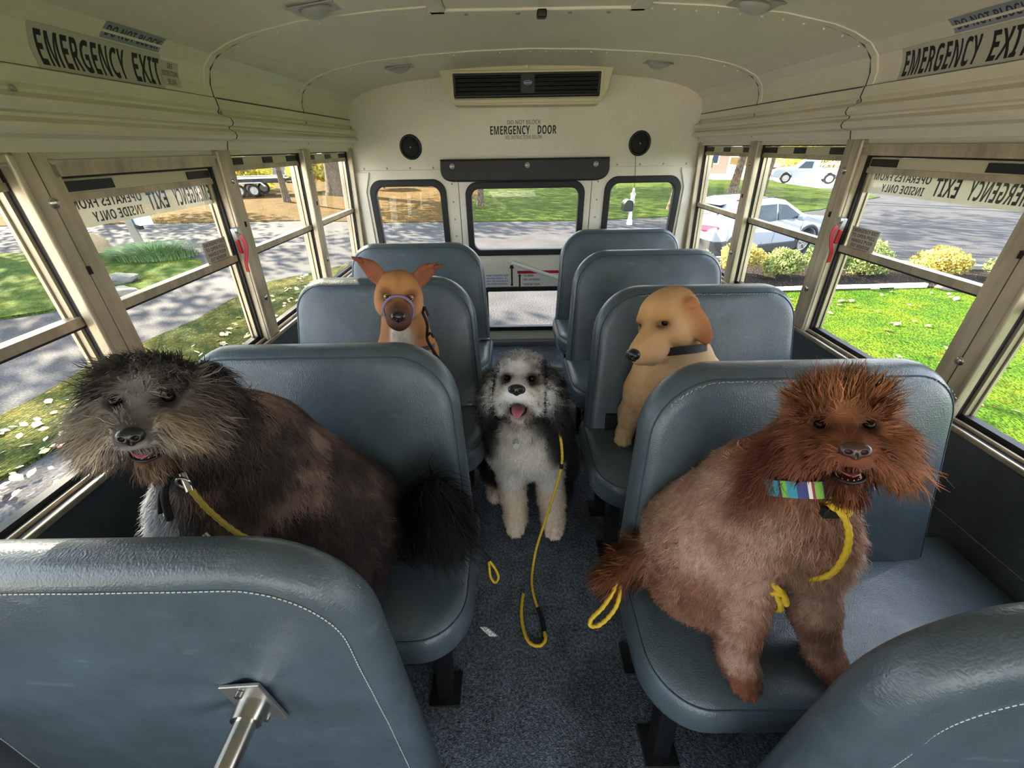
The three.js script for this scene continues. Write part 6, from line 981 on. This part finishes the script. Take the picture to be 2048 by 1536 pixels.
// ---- tan dog with upright ears
{
  const g = thing('dog', 'tan short haired dog with upright ears and a purple muzzle loop', 'dog', DOGS);
  const B = new Body(), tn = [188, 130, 84], s = (col, fur = 0.005, flow = [0, -1, 0], k = 0.04) => ({ col, fur, flow, k });
  B.ell([-0.50, 0.54, -1.33], [0.115, 0.115, 0.13], s(tn)); B.cone([-0.50, 0.58, -1.33], [-0.485, 0.74, -1.265], 0.115, 0.105, s(tn, 0.005, [0, -1, 0], 0.05));
  B.ell([-0.48, 0.72, -1.2], [0.085, 0.11, 0.07], s([206, 146, 96])); B.cone([-0.48, 0.78, -1.255], [-0.465, 0.93, -1.235], 0.098, 0.07, s(tn));
  B.ell([-0.468, 0.855, -1.165], [0.03, 0.055, 0.02], s([238, 230, 220], 0.006, [0, -1, 0.2], 0.02));
  for (const x of [-0.535, -0.43]) { B.cone([x, 0.68, -1.2], [x, 0.53, -1.16], 0.048, 0.034, s(tn)); B.cone([x, 0.53, -1.16], [x, 0.46, -1.14], 0.034, 0.036, s(tn)); }
  B.cone([-0.42, 0.50, -1.2], [-0.45, 0.455, -1.12], 0.06, 0.034, s(tn)); B.cone([-0.58, 0.50, -1.2], [-0.56, 0.455, -1.12], 0.06, 0.034, s(tn));
  B.frame([-0.461, 0.998, -1.2], [0.231, 0.084, 0.969], [0.122, 0.986, -0.114], 0.98);
  const f = (col, fur = 0.004, flow = [0, 0, -1], k = 0.022) => ({ col, fur, flow, k });
  B.ell([0, 0.012, 0], [0.066, 0.066, 0.075], f(tn)); B.ell([0, 0.035, 0.03], [0.055, 0.04, 0.045], f([196, 140, 92]));
  for (const x of [-1, 1]) { B.ell([x * 0.047, -0.018, 0.02], [0.029, 0.048, 0.045], f([198, 144, 98])); B.ell([x * 0.03, 0.028, 0.056], [0.022, 0.012, 0.016], f([190, 124, 74])); }
  B.cone([0, -0.02, 0.05], [0, -0.038, 0.115], 0.044, 0.031, f([186, 120, 72])); B.cone([0, -0.04, 0.10], [0, -0.042, 0.122], 0.033, 0.029, f([92, 66, 54], 0.003, [0, 0, -1], 0.012));
  for (const x of [-1, 1]) B.ell([x * 0.016, -0.054, 0.108], [0.02, 0.02, 0.03], f([84, 60, 50], 0.003, [0, 0, -1], 0.012));
  B.cone([0, -0.062, 0.03], [0, -0.068, 0.10], 0.03, 0.02, f([110, 76, 58], 0.003));
  for (const x of [-1, 1]) {
    B.ell([x * 0.074, 0.064, -0.012], [0.029, 0.046, 0.011], f([152, 96, 66], 0.003, [x * 0.4, 1, 0], 0.012), [0.1, x * 0.25, -x * 0.72]);
    B.ell([x * 0.100, 0.086, -0.006], [0.017, 0.03, 0.007], f([146, 90, 62], 0.003, [x * 0.4, 1, 0], 0.012), [0.25, x * 0.2, -x * 0.85]);
    B.ell([x * 0.122, x < 0 ? 0.102 : 0.098, 0.004], [0.008, 0.018, 0.005], f([120, 66, 46], 0.003, [x * 0.4, 1, 0], 0.008), [0.6, x * 0.2, -x * 1.25]);
    B.ell([x * 0.079, 0.064, 0.006], [0.018, 0.036, 0.0105], f([146, 84, 72], 0, [0, 1, 0], 0.008), [0.1, x * 0.25, -x * 0.72]); B.p[B.p.length - 1].sub = true;
    B.ell([x * 0.034, 0.008, 0.074], [0.016, 0.009, 0.014], { ...f([66, 48, 40], 0, [0, 0, -1], 0.008), sub: true });
  }
  const fq = frameQ([0.231, 0.084, 0.969], [0.122, 0.986, -0.114]).invert(), hc = V(-0.461, 0.998, -1.2);
  const tint = (p, n, a) => { const l = p.clone().sub(hc).applyQuaternion(fq), e = 0.006 * fbm(p.x * 60, p.y * 60, p.z * 60, 3); if (l.z > 0.04 && l.y < 0.03 && l.length() < 0.16) paint(a, srgb(78, 56, 48), 0.8 * sstep(0.085, 0.115, l.z + e)); const b = Math.abs(l.x) ; if (l.z > 0.02 && l.y > 0.0) paint(a, srgb(140, 88, 54), 0.3 * (1 - sstep(0.002, 0.016, b + e)) * sstep(0.02, 0.05, l.y)); const q = Math.hypot(b - 0.036, (l.y - 0.022) * 1.2); if (l.z > 0.03) paint(a, srgb(104, 70, 48), 0.6 * (1 - sstep(0.008, 0.024, q + e))); const k = 1 + 0.14 * fbm(p.x * 24, p.y * 24, p.z * 24, 3); a.r *= k; a.g *= k; a.b *= k; };
  const body = skin(B, g, 0.0045, tint);
  coat(B, body, g, { n: 45000, width: 0.0007, sd: 24, tint, lift: 0.18, clump: 0.35, segs: 2, tone: 0.35, lenK: 1.5 });
  partIn(B, g, 'nose', noseGeo(0.019, 0.015, 0.013).translate(0, -0.03, 0.148), M.noseBlack);
  for (const x of [-1, 1]) eye(B, g, x * 0.034, 0.008, 0.0605, 0.0118, M.eyeHazel, 0.0056);
  const loop = []; for (let i = 0; i < 40; i++) { const a = i / 40 * 6.283; loop.push(V(Math.cos(a) * 0.045, -0.028 + Math.sin(a) * 0.046, 0.088 + 0.004 * Math.sin(a))); }
  partIn(B, g, 'muzzle_loop', new THREE.TubeGeometry(new THREE.CatmullRomCurve3(loop, true), 80, 0.0042, 8, true).applyMatrix4(new THREE.Matrix4()), std({ name: 'purple_nylon', color: srgb(134, 116, 156), roughness: 0.7 }), 'purple nylon muzzle loop');
  mesh('harness', [tube([[-0.395, 0.955, -1.19], [-0.382, 0.90, -1.19], [-0.388, 0.85, -1.185], [-0.37, 0.80, -1.18], [-0.372, 0.72, -1.175]], 0.005, 30, 6), tube([[-0.392, 0.94, -1.19], [-0.382, 0.962, -1.182], [-0.372, 0.935, -1.178]], 0.0045, 20, 6), tube([[-0.388, 0.86, -1.185], [-0.372, 0.875, -1.175], [-0.362, 0.862, -1.17]], 0.0045, 16, 6), tube([[-0.375, 0.83, -1.17], [-0.36, 0.80, -1.165], [-0.35, 0.785, -1.16]], 0.0045, 16, 6)], M.nylonBlack, g, { label: 'loose black straps hanging beside the neck' });
  mesh('collar', collarGeo([-0.48, 0.80, -1.235], [-0.02, 0.3, 0.95], [0, 0.95, -0.3], 0.099, 0.102, 0.014, 0.003), std({ name: 'purple_collar', color: srgb(92, 74, 100), roughness: 0.7 }), g, { label: 'thin purple collar' });
}
// ---- yellow dog
{
  const g = thing('dog', 'yellow short haired dog with drop ears, looking down', 'dog', DOGS);
  const B = new Body(), yl = [216, 182, 142], s = (col, fur = 0.007, flow = [0, -1, 0], k = 0.05) => ({ col, fur, flow, k });
  B.ell([0.60, 0.555, -1.17], [0.135, 0.125, 0.125], s(yl)); B.cone([0.58, 0.6, -1.17], [0.445, 0.76, -1.145], 0.13, 0.112, s(yl, 0.007, [0.3, -1, 0.1], 0.07));
  B.ell([0.385, 0.70, -1.11], [0.095, 0.125, 0.09], s([222, 180, 130])); B.cone([0.43, 0.80, -1.14], [0.40, 0.915, -1.13], 0.1, 0.074, s(yl));
  B.cone([0.345, 0.66, -1.135], [0.335, 0.55, -1.165], 0.056, 0.038, s(yl)); B.cone([0.335, 0.55, -1.165], [0.33, 0.48, -1.175], 0.038, 0.032, s([216, 182, 140])); B.ell([0.318, 0.455, -1.16], [0.034, 0.026, 0.045], s([214, 184, 146], 0.005, [0, -0.5, 0.6], 0.02), [0, -0.35, 0]); toes(B, [0.318, 0.455, -1.16], -0.35, 0.042, s([214, 184, 146], 0.004, [0, -0.5, 0.6]));
  B.cone([0.44, 0.66, -1.08], [0.44, 0.48, -1.06], 0.056, 0.036, s(yl)); B.ell([0.435, 0.455, -1.04], [0.036, 0.026, 0.05], s(yl));
  B.cone([0.60, 0.50, -1.07], [0.52, 0.465, -1.0], 0.07, 0.036, s(yl));
  const FR = [[0.382, 0.931, -1.12], [-0.775, -0.213, 0.595], [-0.401, 0.893, -0.203]];
  B.frame(...FR, 1.0);
  const f = (col, fur = 0.005, flow = [0, 0, -1], k = 0.025) => ({ col, fur, flow, k });
  B.ell([0, 0.025, -0.01], [0.078, 0.072, 0.085], f([202, 158, 112])); B.ell([0, 0.045, 0.025], [0.06, 0.042, 0.05], f([212, 164, 112]));
  for (const x of [-1, 1]) { B.ell([x * 0.052, -0.02, 0.02], [0.036, 0.055, 0.055], f([212, 168, 120])); B.ell([x * 0.034, 0.034, 0.06], [0.024, 0.014, 0.02], f([210, 152, 92])); }
  B.cone([0, -0.012, 0.06], [0, -0.028, 0.142], 0.05, 0.036, f([208, 160, 110])); B.cone([0, -0.035, 0.12], [0, -0.038, 0.158], 0.036, 0.029, f([208, 162, 120], 0.004));
  for (const x of [-1, 1]) B.ell([x * 0.02, -0.052, 0.115], [0.024, 0.024, 0.045], f([216, 176, 134], 0.004, [0, 0, -1], 0.015));
  B.cone([0, -0.062, 0.03], [0, -0.07, 0.12], 0.034, 0.022, f([222, 186, 146], 0.004));
  B.ell([-0.086, -0.008, -0.012], [0.012, 0.06, 0.04], f([180, 110, 58], 0.004, [-0.2, -1, 0], 0.012), [0, 0, -0.12]);
  B.ell([0.084, -0.025, -0.012], [0.014, 0.072, 0.038], f([168, 100, 54], 0.004, [0.2, -1, 0], 0.012), [0.2, -0.1, 0.1]); B.ell([0.07, 0.035, -0.012], [0.02, 0.02, 0.034], f([176, 108, 60], 0.004, [0.5, -1, 0], 0.015));
  for (const x of [-1, 1]) B.ell([x * 0.04, 0.02, 0.077], [0.018, 0.008, 0.014], { ...f([60, 40, 30], 0, [0, 0, -1], 0.008), sub: true }, [0, 0, -x * 0.2]);
  const fq = frameQ(FR[1], FR[2]).invert(), hc = V(...FR[0]);
  const tint = (p, n, a) => { const l = p.clone().sub(hc).applyQuaternion(fq), e = 0.006 * fbm(p.x * 50, p.y * 50, p.z * 50, 3), b = Math.abs(l.x); if (l.length() < 0.19 && l.z > 0.02) { const q = Math.hypot(b - 0.042, (l.y - 0.02) * 1.3); paint(a, srgb(120, 76, 44), 0.6 * (1 - sstep(0.006, 0.022, q + e))); } const k = 1 + 0.16 * fbm(p.x * 22, p.y * 14, p.z * 22, 3); a.r *= k; a.g *= k; a.b *= k; };
  const body = skin(B, g, 0.005, tint);
  coat(B, body, g, { n: 55000, width: 0.0007, sd: 25, tint, lift: 0.18, clump: 0.35, segs: 2, tone: 0.35, lenK: 1.5 });
  partIn(B, g, 'nose', noseGeo(0.023, 0.019, 0.016).translate(0, -0.022, 0.185), M.noseBlack);
  for (const x of [-1, 1]) eye(B, g, x * 0.04, 0.019, 0.063, 0.0115);
  mesh('collar', collarGeo([0.408, 0.825, -1.125], [-0.45, 0.35, 0.82], [-0.15, 0.93, -0.33], 0.104, 0.112, 0.024, 0.004), M.nylonBlack, g, { label: 'black nylon collar' });
}

// ---------------------------------------------------------------- yellow rope leashes
function twisted(pts, r, seg) { // rope: tube with a spiral lay
  const cv = new THREE.CatmullRomCurve3(pts.map((p) => V(...p)), false, 'centripetal'), L = cv.getLength(), n = Math.max(40, Math.round(L / 0.0022)), m = 8, g = new THREE.TubeGeometry(cv, n, r, m, false), p = g.attributes.position, P = V(), Q = V();
  for (let i = 0; i <= n; i++) { P.copy(cv.getPointAt(i / n)); for (let k = 0; k <= m; k++) { const j = i * (m + 1) + k; Q.fromBufferAttribute(p, j).sub(P).multiplyScalar(1 + 0.1 * Math.sin(2 * (k / m) * 6.283 + (i / n) * L / (r * 3.2) * 6.283)); p.setXYZ(j, P.x + Q.x, P.y + Q.y, P.z + Q.z); } }
  g.computeVertexNormals(); return g;
}
{
  const t = thing('leash', 'long yellow rope leash from the black and white dog down to the aisle floor', 'leash', 'yellow rope leashes');
  mesh('rope', twisted([[0.05, 0.60, -1.12], [0.056, 0.545, -1.06], [0.064, 0.49, -1.035], [0.066, 0.41, -1.03], [0.04, 0.3, -1.0], [0.008, 0.18, -0.975], [-0.025, 0.06, -0.94], [-0.04, 0.012, -0.89], [-0.045, 0.008, -0.84], [-0.04, 0.008, -0.793], [-0.026, 0.008, -0.74]], 0.0048), M.nylonYellow, t);
  mesh('keeper', rod([0.0655, 0.425, -1.032], [0.066, 0.405, -1.03], 0.0075), M.nylonBlack, t);
  mesh('grip', twisted([[-0.028, 0.009, -0.748], [-0.016, 0.009, -0.706], [-0.012, 0.009, -0.668]], 0.0085), M.nylonBlack, t);
  mesh('handle_loop', twisted([[-0.012, 0.009, -0.67], [-0.010, 0.009, -0.648], [-0.024, 0.008, -0.631], [-0.045, 0.008, -0.629], [-0.066, 0.008, -0.642], [-0.080, 0.008, -0.675], [-0.087, 0.008, -0.724], [-0.083, 0.008, -0.775], [-0.078, 0.008, -0.80]], 0.0056), M.nylonYellow, t);
}
{
  const t = thing('leash', 'yellow rope leash from the dark grey dog, its loop hanging off the seat edge', 'leash', 'yellow rope leashes');
  mesh('rope', twisted([[-0.665, 0.925, -0.482], [-0.655, 0.905, -0.472], [-0.637, 0.87, -0.462], [-0.601, 0.81, -0.455], [-0.567, 0.74, -0.47], [-0.53, 0.62, -0.475], [-0.52, 0.5, -0.49], [-0.515, 0.447, -0.53], [-0.49, 0.446, -0.63], [-0.43, 0.446, -0.69], [-0.359, 0.447, -0.697], [-0.27, 0.446, -0.702], [-0.235, 0.440, -0.702]], 0.0046), M.nylonOlive, t);
  mesh('grip', twisted([[-0.238, 0.442, -0.702], [-0.222, 0.425, -0.70], [-0.195, 0.395, -0.695], [-0.182, 0.372, -0.692]], 0.0078), M.nylonBlack, t);
  mesh('handle_loop', twisted([[-0.184, 0.375, -0.692], [-0.166, 0.335, -0.69], [-0.157, 0.285, -0.69], [-0.168, 0.262, -0.69], [-0.180, 0.29, -0.69], [-0.182, 0.33, -0.691], [-0.183, 0.372, -0.693]], 0.0036), M.nylonYellow, t);
  mesh('clasp', [new THREE.TorusGeometry(0.011, 0.0026, 8, 20).translate(-0.664, 0.918, -0.475), rod([-0.668, 0.93, -0.486], [-0.654, 0.905, -0.468], 0.006)], M.chrome, t);
  const h = thing('harness_clip', 'black strap end and steel clip hanging at the grey dog\'s chest', 'clip', null);
  mesh('strap', [tube([[-0.69, 0.935, -0.49], [-0.70, 0.90, -0.468], [-0.705, 0.85, -0.455]], 0.006, 16, 6), tube([[-0.685, 0.93, -0.49], [-0.71, 0.90, -0.475], [-0.722, 0.86, -0.462]], 0.0045, 16, 6)], M.nylonBlack, h);
  mesh('clip', [rod([-0.672, 0.80, -0.465], [-0.652, 0.775, -0.455], 0.006), new THREE.TorusGeometry(0.0115, 0.0032, 8, 20).translate(-0.645, 0.762, -0.452)], M.chrome, h);
}
{
  const t = thing('leash', 'yellow rope leash from the red dog, knotted behind its foreleg and looped under its tail', 'leash', 'yellow rope leashes');
  mesh('rope', twisted([[0.425, 0.885, -0.435], [0.436, 0.868, -0.424], [0.449, 0.84, -0.414], [0.456, 0.79, -0.405], [0.45, 0.735, -0.405], [0.43, 0.69, -0.43], [0.40, 0.68, -0.455], [0.372, 0.69, -0.45], [0.385, 0.672, -0.425], [0.40, 0.64, -0.405], [0.409, 0.615, -0.41], [0.42, 0.56, -0.45], [0.43, 0.5, -0.5], [0.42, 0.449, -0.55]], 0.0052), M.nylonYellow, t);
  mesh('knot', [twisted([[0.372, 0.69, -0.43], [0.386, 0.682, -0.412], [0.398, 0.668, -0.412], [0.39, 0.655, -0.42], [0.38, 0.668, -0.415], [0.392, 0.676, -0.405], [0.402, 0.655, -0.40]], 0.006), twisted([[0.405, 0.893, -0.432], [0.42, 0.884, -0.424], [0.437, 0.886, -0.424], [0.428, 0.878, -0.418], [0.415, 0.888, -0.424]], 0.005)], M.nylonYellow, t);
  mesh('buckle', box(0.045, 0.02, 0.014, 0.43, 0.868, -0.434, 0.004), M.nylonBlack, t);
  mesh('handle_loop', twisted([[0.14, 0.51, -0.545], [0.123, 0.494, -0.52], [0.098, 0.467, -0.5], [0.072, 0.434, -0.49], [0.072, 0.414, -0.487], [0.09, 0.41, -0.488], [0.124, 0.445, -0.5], [0.139, 0.473, -0.515], [0.146, 0.505, -0.545]], 0.005), M.nylonYellow, t);
}
{
  const g = new THREE.SphereGeometry(1, 40, 24), p = g.attributes.position;
  for (let i = 0; i < p.count; i++) { const x = p.getX(i), y = p.getY(i), z = p.getZ(i), k = 1 + 0.3 * fbm(x * 2 + 3, y * 2, z * 3, 4); p.setXYZ(i, x * 0.13 * k, Math.max(-0.02, y * 0.06 * k + 0.02 * Math.sin(x * 6 + z * 4)), z * 0.09 * k); }
  g.computeVertexNormals(); g.translate(-0.97, 0.462, -0.66);
  tag(mesh('folded_jacket', metreUV(g), std({ name: 'brown_leather', color: srgb(84, 70, 64), roughness: 0.55, bumpMap: leatherBump, bumpScale: 0.002 })), 'dark brown crumpled jacket on the seat beside the grey dog', 'jacket');
}
function shadeAll() { scene.traverse((o) => { if (o.isMesh) { o.castShadow = true; o.receiveShadow = true; } }); }

shadeAll();
renderer.render(scene, camera);
